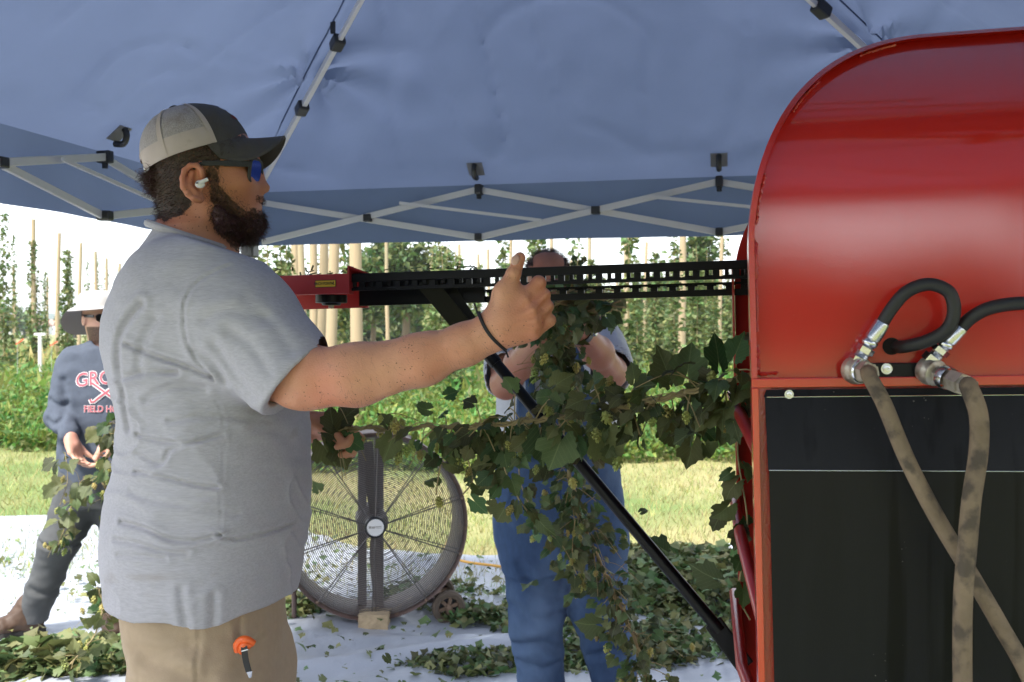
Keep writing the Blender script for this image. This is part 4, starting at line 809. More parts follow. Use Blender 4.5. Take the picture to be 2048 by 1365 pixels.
M['hatwhite'] = mat('pale_hat_cloth', (.48, .465, .45), .85, var=.05, scale=40, bump=.2, bscale=200)
M['hatunder'] = mat('grey_hat_lining', (.30, .28, .28), .85, var=.05)
M['cordblack'] = mat('black_string', (.012, .011, .012), .7)
M['orange'] = mat('orange_plastic', (.82, .13, .02), .35, var=.05)
M['printred'] = mat('print_red', (.46, .10, .13), .8)
M['printwhite'] = mat('print_white', (.66, .64, .64), .8)
M['darkstain'] = mat('dark_thread', (.22, .15, .09), .9)
def bounded(f, c, r):
    c = V3(c)
    def g(p):
        d = np.sqrt(((p-c)**2).sum(1))-r; o = d+.03; m = d < .045
        if m.any(): o[m] = f(p[m])
        return o.astype(np.float32)
    return g
def crease(pl, amp, wd, y1=None, y0=None):    # sewn or folded line: a furrow between two low swells
    sp = spline(pl, 3); f = seg2d(sp); m_ = wd*5; lo = V3([min(q[i] for q in sp)-m_ for i in range(3)]); hi = V3([max(q[i] for q in sp)+m_ for i in range(3)])
    def g(p):
        o = np.zeros(len(p), np.float32); k = (p[:, 0] > lo[0]) & (p[:, 0] < hi[0]) & (p[:, 2] > lo[2]) & (p[:, 2] < hi[2])
        if y1 is not None: k &= p[:, 1] < y1
        if not k.any(): return o
        q = p[k]; d = f(q); v = amp*np.exp(-(d/wd)**2)-amp*.55*np.exp(-((d-wd*1.9)/(wd*1.3))**2)
        if y1 is not None: v = v*np.clip((y1-q[:, 1])/.05, 0, 1)
        o[k] = v; return o
    return g
def wrinkle(amp, sc, seed=0, o=3): return lambda p: (amp*fbm(p*np.array(sc, np.float32)+seed, o)).astype(np.float32)
def hand_ops(W, Fh, Nh, s=1.0, curl=(60, 75, 45), thumb=(.75, .55, .35), side=1, k=.006, tc=.5):
    Fh = Vector(Fh).normalized(); Nh = Vector(Nh); Nh = (Nh-Fh*Nh.dot(Fh)).normalized(); Th = Fh.cross(Nh)*side; W = Vector(W); ops = []
    ops.append(('u', .01, cone(W, W+Fh*.045*s, .026*s, .030*s)))
    for i, (o, l, r) in enumerate(((.030, .088, .0095), (.010, .092, .0098), (-.011, .088, .0092), (-.030, .080, .008))):
        m = W+Fh*l*s+Th*o*s; ops.append(('u', .012, cone(W+Fh*.02*s+Th*o*.6*s, m, .017*s, .0125*s))); a = 0; p = m
        for j, ln in enumerate(((.043, .026, .021), (.047, .030, .023), (.043, .028, .022), (.034, .021, .019))[i]):
            a += R(curl[j]); q = p+(Fh*math.cos(a)+Nh*math.sin(a))*ln*s+Th*o*.05*s; ops.append(('u', .004, cone(p, q, r*s*(1.06-.1*j), r*s*(.98-.12*j)))); p = q
    b = W+Fh*.028*s+Th*.024*s; d = (Fh*thumb[0]+Th*thumb[1]+Nh*thumb[2]).normalized(); m = b+d*.040*s; d2 = (d+Fh*tc+Nh*.3).normalized(); e = m+d2*.032*s; t = e+(d2+Nh*.25).normalized()*.024*s
    ops += [('u', .012, cone(b, m, .017*s, .0125*s)), ('u', .005, cone(m, e, .012*s, .0108*s)), ('u', .004, cone(e, t, .0106*s, .0085*s))]; return ops
def stubble(me, fn):
    v, n = verts_of(me); a = me.attributes.new('stubble', 'FLOAT', 'POINT'); w = fn(v).astype(np.float32); a.data.foreach_set('value', w); return v, n, w
def inpoly(x, y, poly):
    c = np.zeros(len(x), bool); j = len(poly)-1
    for i in range(len(poly)):
        xi, yi = poly[i]; xj, yj = poly[j]; c ^= ((yi > y) != (yj > y)) & (x < (xj-xi)*(y-yi)/(yj-yi+1e-9)+xi); j = i
    return c

# ================================================================ PERSON 1: bearded man in grey T-shirt pulling the bine
P1 = thing('person', 'bearded man in grey T-shirt, trucker cap and sunglasses with outstretched arm', 'person', (-.49, 1.65, 0))
YH = 1.65; K = YH/F; psi = R(10); HF = Vector((math.cos(psi), math.sin(psi), 0)); HLt = Vector((math.sin(psi), -math.cos(psi), 0)); HO = P(395, 315, YH); ZV = Vector((0, 0, 1))
def hp(px, py, l=0):                          # head point seen at (px, py), l metres off the face's middle plane
    t = (px-1024)/F; f = (t*(HO.y+HLt.y*l)-HO.x-HLt.x*l)/(HF.x-t*HF.y); q = HO+HF*f+HLt*l; q.z = HC+(HOR-py)*q.y/F; return q
hrot = Matrix((HF, HLt, ZV)).transposed()
def he(px, py, l, r, rot=None): return ell(hp(px, py, l), r, hrot if rot is None else rot)
hd = [('u', 0, he(394, 312, 0, (.086, .075, .079))), ('u', .03, he(450, 338, 0, (.052, .062, .055))), ('u', .03, he(456, 385, 0, (.054, .056, .056))), ('u', .02, he(456, 424, 0, (.052, .047, .036))), ('u', .02, cone(hp(420, 415, .045), hp(498, 448, .014), .018, .016)), ('u', .02, cone(hp(420, 415, -.045), hp(498, 448, -.014), .018, .016)),
      ('u', .015, he(490, 444, 0, (.022, .026, .020)))]
for s in (1, -1):
    hd += [('u', .02, he(478, 362, .043*s, (.022, .018, .017))), ('u', .012, he(497, 321, .024*s, (.014, .024, .009))), ('s', .012, he(510, 342, .033*s, (.018, .019, .013))), ('u', .008, ell(hp(491, 341, .031*s), (.0125, .0125, .0125))), ('u', .004, he(496, 336, .031*s, (.010, .014, .005)))]
hd += [('u', .012, cone(hp(505, 326), hp(518, 368), .009, .0105)), ('u', .006, he(527, 376, 0, (.0105, .0105, .0088))), ('u', .005, he(517, 381, .012, (.010, .0065, .0075))), ('u', .005, he(517, 381, -.012, (.010, .0065, .0075))), ('s', .002, he(525, 387, .0068, (.0055, .0032, .0028))), ('s', .002, he(525, 387, -.0068, (.0055, .0032, .0028))),
       ('u', .008, he(507, 398, 0, (.014, .024, .009))), ('u', .004, he(513, 402, 0, (.0085, .020, .0042))), ('u', .004, he(511, 412, 0, (.0085, .018, .0050))), ('s', .003, he(521, 406.5, 0, (.008, .021, .0012))),
       ('u', .02, cone(hp(380, 385), hp(386, 470), .052, .052)), ('u', .02, cone(hp(412, 440), hp(404, 525), .048, .058)), ('u', .02, cone(hp(384, 480), hp(388, 560), .050, .056))]
# the near ear: rim, inner ridge, hollow, lobe
for s in (1, -1):
    L_ = .0765*s; L2 = .0835*s; L3 = .087*s
    hd += [('u', .008, he(388, 365, L_, (.016, .0075, .026))), ('s', .004, he(391, 366, L2+.003*s, (.011, .0075, .017)))]
    rimp = [(404, 352), (402, 340), (393, 331), (380, 331), (369, 341), (365, 357), (368, 374), (377, 389), (388, 398), (397, 401)]
    for i in range(len(rimp)-1): hd.append(('u', .0035, cone(hp(*rimp[i], L2 if i < 2 else L3), hp(*rimp[i+1], L3 if i < 6 else L2), .0042 if i < 6 else .0052, .0042 if i < 5 else .0055)))
    hd += [('u', .005, he(400, 397, L_+.002*s, (.0075, .005, .0075))), ('u', .004, cone(hp(384, 345, L2), hp(378, 372, L2), .0035, .004)), ('u', .004, cone(hp(378, 372, L2), hp(392, 386, L2), .004, .0045)), ('u', .004, he(409, 366, L_+.002*s, (.004, .004, .006)))]
head_f = bounded(field(hd), hp(410, 380), .205)
# right arm and fist
A = lambda *a: P(*a)
arm = [('u', 0, cone(A(430, 605, 1.51), A(560, 726, 1.437), .052, .050)), ('u', .03, cone(A(560, 726, 1.437), A(622, 756, 1.405), .048, .0420)), ('u', .015, cone(A(622, 756, 1.405), A(712, 750, 1.385), .0405, .0410)), ('u', .02, cone(A(712, 750, 1.385), A(845, 719, 1.37), .0410, .0335)), ('u', .02, cone(A(845, 719, 1.37), A(930, 689, 1.36), .0335, .0270)), ('u', .015, cone(A(930, 689, 1.36), A(992, 661, 1.352), .0270, .0245)), ('u', .012, cone(A(640, 792, 1.385), A(780, 772, 1.362), .013, .010)), ('u', .02, ell(A(590, 797, 1.40), (.022, .02, .012)))]
hnd = [('u', 0, cone(A(985, 664, 1.352), A(1012, 650, 1.35), .0245, .026)), ('u', .02, ell(A(1032, 638, 1.352), (.037, .022, .032), Matrix.Rotation(R(18), 3, 'Y')))]
mcp = [A(1052, 600, 1.338), A(1066, 620, 1.333), A(1070, 642, 1.335), A(1066, 664, 1.342)]
for i, m_ in enumerate(mcp): hnd.append(('u', .010, cone(A(1006, 640+i*8, 1.345), m_, .0165, .0116)))
pip = [A(1077, 567, 1.344), A(1086, 591, 1.340), A(1093, 614, 1.343), A(1099, 641, 1.350)]; dip = [A(1072, 584, 1.385), A(1082, 606, 1.385), A(1086, 628, 1.385), A(1086, 652, 1.382)]; tip = [A(1050, 594, 1.388), A(1058, 614, 1.39), A(1062, 634, 1.388), A(1064, 655, 1.385)]
for i in range(4):
    r = (.0102, .0100, .0096, .0088)[i]; hnd += [('u', .003, cone(mcp[i], pip[i], r*1.12, r)), ('u', .002, cone(pip[i], dip[i], r, r*.9)), ('u', .003, cone(dip[i], tip[i], r*.92, r*.8))]
    hnd.append(('u', .004, ell(mcp[i]-Vector((0, .006, 0)), (.0095, .008, .0088))))
hnd += [('u', .02, cone(A(1004, 638, 1.342), A(1012, 588, 1.338), .017, .0145)), ('u', .012, cone(A(1010, 588, 1.338), A(1027, 549, 1.336), .0140, .0092)), ('u', .004, cone(A(1027, 549, 1.336), A(1040, 516, 1.338), .0090, .0080)), ('u', .003, ell(A(1027, 546, 1.334), (.0096, .0094, .0070))), ('u', .014, cone(A(1014, 592, 1.345), A(1040, 600, 1.345), .012, .012))]
for i in range(3):
    a_ = mcp[i].lerp(mcp[i+1], .5).lerp(pip[i].lerp(pip[i+1], .5), .25)-Vector((0, .012, 0)); b_3 = pip[i].lerp(pip[i+1], .5)+Vector((.006, -.008, .001)); hnd.append(('s', .0035, cone(a_, b_3, .0012, .0042)))
for i in range(4):
    t_ = mcp[i]-Vector((0, .0135, 0)); hnd.append(('u', .005, cone(A(1010, 640+i*6, 1.3275), t_, .0022, .0030)))          # tendons over the back of the hand
    for q_ in (-.0045, 0, .0045):
        n_k = (pip[i]-mcp[i]).normalized(); e_k = Vector((n_k.z, 0, -n_k.x)).normalized(); c_k = pip[i]+n_k*(q_-.002)-Vector((0, .0102, 0)); hnd.append(('s', .0015, cone(c_k-e_k*.0055, c_k+e_k*.0055, .0006, .0006)))          # knuckle creases
# furrows on the thumb joint and between the knuckles
for a_, b_2 in (((1017, 548), (1036, 555)), ((1019, 543), (1037, 549))): hnd.append(('s', .002, cone(A(*a_, 1.3262), A(*b_2, 1.3255), .0008, .0008)))
hand_f = bounded(field(hnd), A(1040, 610, 1.36), .125)
larm = [('u', 0, cone(P(440, 600, 1.80), P(500, 780, 1.93), .055, .046)), ('u', .02, cone(P(500, 780, 1.93), P(612, 858, 1.90), .042, .029))]
lh = hand_ops(P(606, 852, 1.90), Vector((1, -.12, .0)), Vector((.05, -.6, -1)), .92, (42, 70, 45), (.85, .15, .55), side=-1, tc=.4)
larm_f = bounded(field(larm+[('u', .012, lh[0][2])]+lh[1:]), P(570, 800, 1.9), .26)
body_f = field([('u', 0, loft([(.90, -.50, 1.65, .09, .09), (1.1, -.50, 1.65, .12, .12), (1.4, -.51, 1.65, .11, .13), (1.5, -.53, 1.65, .07, .085), (1.56, -.53, 1.65, .045, .05)], 2)), ('u', .04, head_f), ('u', .03, bounded(field(arm), A(700, 700, 1.42), .37)), ('u', .012, hand_f), ('u', .02, larm_f), ('d', 0, wrinkle(.0006, (30, 30, 30), 4, 2))])
me = sdf_mesh('body', body_f, (-.75, 1.26, .84), (.085, 2.06, 1.80), .0023)
bb = [(416, 335), (430, 336), (438, 356), (444, 376), (458, 392), (476, 412), (498, 424), (520, 424), (545, 430), (545, 500), (470, 500), (432, 462), (422, 430), (420, 380)]
hh = [(280, 280), (285, 400), (300, 432), (330, 441), (366, 432), (382, 400), (372, 370), (372, 330), (400, 322), (430, 335), (440, 318), (480, 300), (490, 270)]
mo = [(498, 393), (524, 393), (526, 400), (508, 403), (500, 424), (488, 420)]
def hloc(v):
    d = v-np.array(HO); l = d@np.array(HLt); q = v-np.minimum(l, 0)[:, None]*2*np.array(HLt); return 1024+F*q[:, 0]/q[:, 1], HOR-F*(q[:, 2]-HC)/q[:, 1], l
def sfn(v):
    x, y, l = hloc(v); near = (np.abs(v-np.array(hp(400, 370))).max(1) < .2) & (v[:, 0] < -.35) & (v[:, 2] > 1.52); nx = 10*vnoise(v*90)
    w = inpoly(x+nx, y+nx, hh)*.8; w = np.maximum(w, inpoly(x+nx, y+nx, bb)*.62); w = np.maximum(w, inpoly(x, y, mo)*(np.abs(l) < .03)*.28); ear = (np.abs(l) > .0785) & (x > 355) & (x < 412) & (y > 322) & (y < 408); return w*near*~ear
v1, n1, w1 = stubble(me, sfn); fa_ = me.attributes.new('flush', 'FLOAT', 'POINT'); fa_.data.foreach_set('value', (.62*np.clip((v1[:, 2]-1.53)/.06, 0, 1)*(v1[:, 0] < -.35)*(.75+.35*vnoise(v1*35))).astype(np.float32)); body = link('body', me, 'skin', P1)
def hairs(name, w, thr, cnt, ln, r, bias, curl, sag, par, v=v1, n=n1, seed=3, lift=.8, extra=None):
    k = np.where(w > thr)[0]; rg_ = np.random.default_rng(seed); i = rg_.choice(k, cnt); d = n[i]*lift+np.array(bias)+.35*rg_.normal(size=(cnt, 3)); return link(name, strands(v[i]+.0025*rg_.normal(size=(cnt, 3)), d, ln, r, 3, curl, sag, seed), 'hair', par)
CO = hp(384, 317, 0); tl = R(20); C3 = ZV*math.cos(tl)-HF*math.sin(tl); w1 = w1*(((v1-np.array(CO))@np.array(C3) < -.004)); x1, y1, l1 = hloc(v1); isb = inpoly(x1, y1, bb) | inpoly(x1, y1, mo); low = inpoly(x1, y1, [(440, 425), (560, 405), (560, 520), (420, 520)])
hr = hairs('hair', w1*(~isb), .5, 5200, .0065, .00038, Vector(-HF*.5-ZV*.6), .35, .1, P1)
hairs('curl', w1*(~isb)*((x1 < 312) & (y1 > 300) & (y1 < 440)), .5, 700, .02, .0005, Vector(-HF*.6+ZV*.2), .7, 0, hr, seed=9)
br_f = field([('u', 0, he(466, 446, 0, (.044, .044, .024))), ('u', .02, he(488, 450, 0, (.026, .030, .024))), ('u', .015, he(480, 460, 0, (.019, .023, .012))), ('u', .015, cone(hp(428, 400, .05), hp(444, 440, .046), .011, .018)), ('u', .015, cone(hp(428, 400, -.05), hp(444, 440, -.046), .011, .018)), ('d', 0, wrinkle(.004, (55, 55, 55), 1, 3)), ('d', 0, wrinkle(.003, (160, 160, 160), 2, 2))])
lo = [min(hp(400, 370)[i], hp(560, 500)[i]) for i in range(3)]; bme = sdf_mesh('beard', br_f, (HO.x-.02, 1.54, HO.z-.19), (HO.x+.16, 1.76, HO.z-.03), .003); beard = link('beard', bme, 'hair', P1); v2, n2 = verts_of(bme)
hairs('beard_hair', np.ones(len(v2)), .5, 6500, .010, .00042, (0.25, 0, -.5), .5, .15, beard, v2, n2, 5)
bb2 = [(412, 340), (440, 338), (452, 366), (470, 384), (492, 404), (505, 418), (480, 424), (440, 420), (415, 440), (411, 400)]
hairs('stubble_hair', inpoly(x1, y1, bb2)*(np.abs(v1-np.array(hp(450, 400))).max(1) < .11), .5, 900, .0045, .00028, Vector(HF*.3-ZV*.8), .4, .1, beard, seed=17)
hairs('moustache', w1*inpoly(x1, y1, mo)*(np.abs(l1) < .03), .2, 260, .005, .0003, Vector(HF*.2-ZV*.8), .3, .1, beard, seed=16)
hairs('beard_hair', w1*inpoly(x1, y1, bb), .4, 3600, .007, .0004, Vector(HF*.3-ZV*.7), .5, .1, beard, seed=6)
for s in (1, -1):
    ey = MB().ball(hp(493.5, 341, .031*s), .0118, 10).build('eyeball', 'eye', P1, smooth=True); MB().lathe(hp(493.5, 341, .031*s)+HF*.0112, HF, [(0, .0055), (.0008, .004), (.001, 0)], 14).build('iris', 'iris', ey)
fa = ((v1[:, 0] > -.27) & (v1[:, 0] < .0) & (v1[:, 1] < 1.45) & (v1[:, 2] > 1.25))*1.0
hairs('arm_hair', fa, .5, 900, .011, .00013, (.5, 0, -.5), .15, .0, body, seed=26, lift=.35)
# nail on the thumb
MB().ball(A(1035, 521, 1.3325)+Vector((-.003, -.0035, .0)), .0075, 8, (.75, .35, 1.0), Matrix.Rotation(R(22), 3, 'Y')).build('thumb_nail', 'nail', body, smooth=True)
# string bracelet
wc_ = A(983, 664, 1.353); ax = (A(1015, 650, 1.352)-A(940, 686, 1.36)).normalized(); ax = (ax+Vector((0, 0, .22))).normalized(); e1 = ax.cross(Vector((0, 1, 0))).normalized(); e2 = ax.cross(e1)
for k_ in (0, 1): MB().tube([wc_+ax*(.0018*k_+.001*math.sin(3*a))+(e1*math.cos(a)*.0315+e2*math.sin(a)*.0305) for a in np.linspace(0, 2*math.pi, 40)[:-1]], .0015, 6, closed=True).build('bracelet', 'cordblack', P1, smooth=True)
for a, t_ in ((.2, Vector((-.004, -.004, .014))), (3.3, Vector((.004, -.002, -.010)))): c_ = wc_+(e1*math.cos(a)*.0315+e2*math.sin(a)*.0305); MB().tube([c_, c_+t_], .0013, 6).build('bracelet_end', 'cordblack', P1)
# ---- T-shirt
def fit(y, a, b, r, Y, zf):                   # body section whose outline is seen at columns a and b
    ta, tb = math.atan((a-1024)/F), math.atan((b-1024)/F); c = (ta+tb)/2; D = Y/math.cos(c); hw = math.tan((tb-ta)/2)*D; rx = math.sqrt(max(1e-4, hw*hw-(r*math.sin(c))**2))/math.cos(c); return (zf(y), math.tan(c)*Y, Y, rx*.985, r)
zz = lambda py: 1.4+(665-py)*K; xx = lambda px: (px-1024)*K
prof = [(1285, 216, 586, .185), (1232, 219, 589, .19), (1182, 212, 602, .195), (1107, 204, 614, .20), (1056, 204, 621, .20), (980, 218, 625, .198), (905, 235, 624, .196), (840, 239, 620, .20), (790, 232, 612, .205), (740, 219, 606, .208), (690, 210, 600, .212), (640, 212, 588, .212), (600, 224, 572, .205), (560, 246, 545, .175), (520, 271, 503, .13), (490, 290, 472, .098), (458, 309, 452, .075), (430, 318, 440, .068)]
ts = [('u', 0, loft([fit(y, a, b, r, 1.65, zz) for y, a, b, r in prof], 2.15)), ('u', .055, field([('u', 0, cone(P(430, 590, 1.52), P(480, 640, 1.485), .084, .079)), ('u', .03, cone(P(480, 640, 1.485), P(620, 785, 1.41), .078, .066)), ('i', .002, plane(P(592, 758, 1.415), Vector((.737, -.12, -.675))))])), ('u', .06, cone(P(425, 590, 1.80), P(500, 770, 1.92), .082, .066)), ('u', .05, cone(P(330, 560, 1.52), P(420, 560, 1.52), .05, .06))]
cr = []
for pl, am, wd in [([(262, 686), (330, 712), (390, 730), (440, 752)], .006, .008), ([(250, 756), (300, 744), (370, 742)], .005, .009), ([(275, 868), (330, 880), (395, 881), (445, 868)], .005, .007), ([(272, 905), (330, 925), (345, 900), (370, 890)], .004, .007), ([(270, 945), (330, 950), (400, 967), (440, 972)], .006, .007), ([(238, 1046), (300, 1053), (350, 1073), (400, 1076), (440, 1068)], .007, .008), ([(440, 1068), (468, 1082), (500, 1080), (552, 1078)], .007, .006), ([(225, 1082), (280, 1083), (340, 1098), (380, 1100)], .005, .008), ([(232, 1112), (300, 1108), (340, 1112)], .004, .007), ([(370, 1170), (377, 1245)], .004, .012), ([(430, 1190), (425, 1250)], .004, .012), ([(540, 1150), (548, 1235)], .004, .012), ([(300, 610), (258, 655), (240, 720), (245, 800), (250, 860)], .007, .012), ([(300, 800), (360, 770), (420, 775)], .004, .012), ([(440, 800), (452, 860), (447, 960), (442, 1060)], .0012, .004), ([(500, 860), (540, 880), (560, 940)], .003, .012), ([(330, 640), (300, 690), (290, 740)], .004, .014), ([(260, 985), (330, 1000), (400, 1010), (470, 1030)], .003, .010), ([(350, 840), (430, 830), (520, 850)], .003, .009)]:
    cr.append(('d', 0, crease([P(a, b, 1.47) for a, b in pl], am*.62, wd*.48, 1.62)))
for pl, am, wd in [([(456, 532), (405, 560), (380, 600), (376, 650), (390, 705), (430, 762)], .0035, .0045), ([(470, 660), (520, 690), (560, 740)], .004, .012), ([(440, 690), (480, 740), (520, 790)], .005, .012), ([(420, 640), (470, 620), (540, 640)], .003, .012), ([(500, 600), (560, 650), (600, 700)], .0025, .012), ([(395, 700), (430, 720), (455, 760)], .005, .010)]:
    cr.append(('d', 0, crease([P(a, b, 1.43) for a, b in pl], am*.62, wd*.6, 1.56)))
ridge = lambda p: (-.0042*(1-np.abs(vnoise(p*np.array([5., 5., 15.], np.float32)+2.2*fbm(p*4+3, 2)[:, None])))**6*np.clip((1.42-p[:, 2])/.1, 0, 1)*np.clip(vnoise(p*5+40)+.55, 0, 1)).astype(np.float32)
ts += cr+[('d', 0, ridge), ('d', 0, wrinkle(.0022, (5, 5, 13), 3, 3)), ('d', 0, wrinkle(.0009, (14, 14, 50), 8, 2))]
# openings: hem (wavy), neck, near sleeve
ts += [('i', .002, lambda p: (.972+.0035*np.sin(p[:, 0]*60+.6)+.005*np.sin(p[:, 0]*23+2.2)+.006*np.clip((p[:, 0]-xx(500))/.06, 0, 2)+.01*np.clip((1.6-p[:, 1])/.1, -1, 0)-p[:, 2]).astype(np.float32)), ('s', .002, cone(P(566, 730, 1.428), P(700, 866, 1.37), .050, .060)), ('s', .004, plane(Vector((xx(383), 1.65, zz(475))), Vector((-.313, 0, -.95)))), ('s', .003, loft([(zz(1330), xx(402), 1.65, .140, .170), (zz(1200), xx(402), 1.65, .147, .176)], 2.2))]
tee_f = field(ts)
tme = sdf_mesh('t_shirt', tee_f, (-.80, 1.33, .80), (-.28, 2.0, 1.62), .0034); tee = link('t_shirt', tme, 'greyshirt', P1)
cb = bpy.data.meshes; # ribbed collar following the neckline
nb_ = [Vector((xx(383)+.0655*math.cos(a), 1.65+.083*math.sin(a), zz(475)-(.0655*math.cos(a))*.33)) for a in np.linspace(0, 2*math.pi, 17)[:-1]]
MB().tube(spline(nb_, 8, True), .0065, 8, closed=True).build('collar', 'greyshirt', tee, smooth=True)
# ---- trousers, belt line, pocket
pr_ = [(1440, 300, 570, .165), (1365, 292, 573, .17), (1330, 284, 575, .172), (1290, 266, 577, .174), (1250, 250, 577, .174), (1180, 240, 575, .17)]
tr = [('u', 0, loft([fit(y, a, b, r, 1.65, zz) for y, a, b, r in pr_], 2.2))]
for y_ in (1.56, 1.76): tr += [('u', .05, cone((-.495, y_, .80), (-.475, y_-.01, .47), .108, .082)), ('u', .04, cone((-.475, y_-.01, .47), (-.49, y_, .10), .080, .068))]
for pl, am, wd in [([(525, 1240), (522, 1272), (508, 1290), (486, 1305)], .005, .004), ([(465, 1250), (470, 1290), (478, 1308)], .004, .004), ([(400, 1260), (402, 1400)], .0022, .003), ([(295, 1320), (360, 1335), (420, 1365)], .005, .012), ([(270, 1295), (330, 1300), (380, 1290)], .004, .012), ([(480, 1320), (530, 1330), (565, 1325)], .003, .010), ([(420, 1340), (500, 1350)], .003, .01)]: tr.append(('d', 0, crease([P(a, b, 1.49) for a, b in pl], am, wd, 1.6)))
tr += [('d', 0, wrinkle(.004, (10, 10, 16), 12, 3)), ('i', .002, lambda p: (.075-p[:, 2]).astype(np.float32))]
tro = link('trousers', sdf_mesh('trousers', field(tr), (-.68, 1.42, .06), (-.32, 1.90, 1.02), .005), 'tan', P1)
def boot(par, heel, toe, m='boot', s=1.0):
    heel = Vector(heel); toe = Vector(toe); d = (toe-heel).normalized(); mid = heel.lerp(toe, .5)
    f = field([('u', 0, cone(heel+ZV*.05, heel+ZV*.13+d*.02, .045*s, .05*s)), ('u', .04, cone(heel+ZV*.055+d*.03, toe+ZV*.042-d*.05, .047*s, .040*s)), ('u', .03, cone(heel+ZV*.09+d*.05, toe+ZV*.05-d*.09, .045*s, .035*s)), ('u', .02, ell(toe-d*.05+ZV*.045, (.05*s,)*2+(.035*s,))), ('i', .006, plane(heel+ZV*.02, (0, 0, -1))), ('d', 0, wrinkle(.003, (40, 40, 40), 2))])
    lo = [min(heel[i], toe[i])-.11 for i in range(3)]; hi = [max(heel[i], toe[i])+.11 for i in range(3)]; hi[2] += .12; o = link('boot', sdf_mesh('boot', f, lo, hi, .006), m, par)
    sd_ = d.cross(ZV); MB().slab([heel-d*.05+sd_*.04*s, heel+d*.08+sd_*.042*s, toe-d*.05+sd_*.048*s, toe+sd_*.02*s, toe-sd_*.02*s, toe-d*.05-sd_*.048*s, heel+d*.08-sd_*.042*s, heel-d*.05-sd_*.04*s], ZV*.026).build('sole', 'sole', o, bevel=.004); return o
for y_ in (1.56, 1.76): boot(P1, (-.52, y_, .012), (-.28, y_-.02, .012))
# ---- trucker cap
CO = hp(384, 317, 0); tl = R(20); C1 = HF*math.cos(tl)+ZV*math.sin(tl); C3 = ZV*math.cos(tl)-HF*math.sin(tl); C2 = HLt
def capp(ph, et, off=0.0):                   # azimuth (0 = front), height share
    c, s = math.cos(ph), math.sin(ph); a = (.097 if c > 0 else .079); r = 1/math.sqrt((c/a)**2+(s/.0835)**2)+off; rho = max(0, 1-abs(et)**2.25)**(1/2.15); return CO+(C1*c+C2*s)*r*rho+C3*(.0855+off)*et
def cap_patch(p0, p1, e0, e1, name, m, par, off=0, nu=24, nv=14, th=.0016):
    f = lambda o: [[capp(p0+(p1-p0)*i/nu, e0+(e1-e0)*j/nv, o) for i in range(nu+1)] for j in range(nv+1)]
    mb = MB().grid(f(off)); mb.grid(f(off-th)); return mb.build(name, m, par, smooth=60)
pi = math.pi; FB = R(56)
cap = cap_patch(FB, 2*pi-FB, .30, 1, 'cap', 'capmesh', P1, nu=48)
cap_patch(-FB, FB, -.02, 1, 'front_panel', 'capgrey', cap, .0006); cap_patch(FB, pi-.42, -.03, .31, 'side_band', 'capband', cap, .0006); cap_patch(pi+.42, 2*pi-FB, -.03, .31, 'side_band', 'capband', cap, .0006); cap_patch(pi-.42, pi+.42, .20, .31, 'rear_strap', 'capband', cap, .0006); cap_patch(pi-.6, pi+.6, -.06, .06, 'snap_strap', 'whiteplastic', cap, -.001)
for ph in (FB, -FB): cap_patch(ph-.01, ph+.085 if ph > 0 else ph+.01, -.03, .97, 'panel_seam', 'capband', cap, .0016, 3, 30) if ph > 0 else cap_patch(ph-.085, ph+.01, -.03, .97, 'panel_seam', 'capband', cap, .0016, 3, 30)
for ph in (R(112), -R(112)): cap_patch(ph-.055, ph+.055, -.02, .96, 'panel_seam', 'capband', cap, .0014, 3, 30)
MB().ball(CO+C3*.087, .0075, 8, (1, 1, .5), Matrix((C1, C2, C3)).transposed()).build('cap_button', 'capgrey', cap, smooth=True)
rows = []; bots = []
for j in range(13):
    t = j/12; row = []; rb = []
    for i in range(31):
        ph = R(-66)+R(132)*i/30; c, s = math.cos(ph), math.sin(ph); b0 = capp(ph, 0.0); lat = s*.083; ln = .058*max(0, 1-(abs(lat)/.0775)**2.6)**.5 if abs(lat) < .0775 else 0
        p = b0+C1*ln*t-C3*(.010*t+11*lat*lat*min(1, t*1.5)*ln/.058)-C2*lat*.08*t-C3*.002*t; row.append(p); rb.append(p-C3*.0035)
    rows.append(row); bots.append(rb)
mb = MB().grid(rows); mb.grid(bots); mb.grid([rows[-1], bots[-1]]); mb.grid([[r[0] for r in rows], [r[0] for r in bots]]); mb.grid([[r[-1] for r in rows], [r[-1] for r in bots]]); mb.build('bill', 'capgrey', cap, smooth=50)
# small blue and red stitched marks on the cap front
M['capblue'] = mat('blue_thread', (.03, .05, .16), .8); M['capred'] = mat('red_thread', (.20, .03, .03), .8)
for p0, p1, e0, e1, m_ in ((.10, .34, .70, .82, 'capblue'), (.02, .22, .62, .68, 'capblue'), (.06, .32, .40, .48, 'capred'), (-.3, .04, .44, .56, 'capblue')): cap_patch(p0, p1, e0, e1, 'stitched_mark', m_, cap, .0016, 6, 4, .0008)
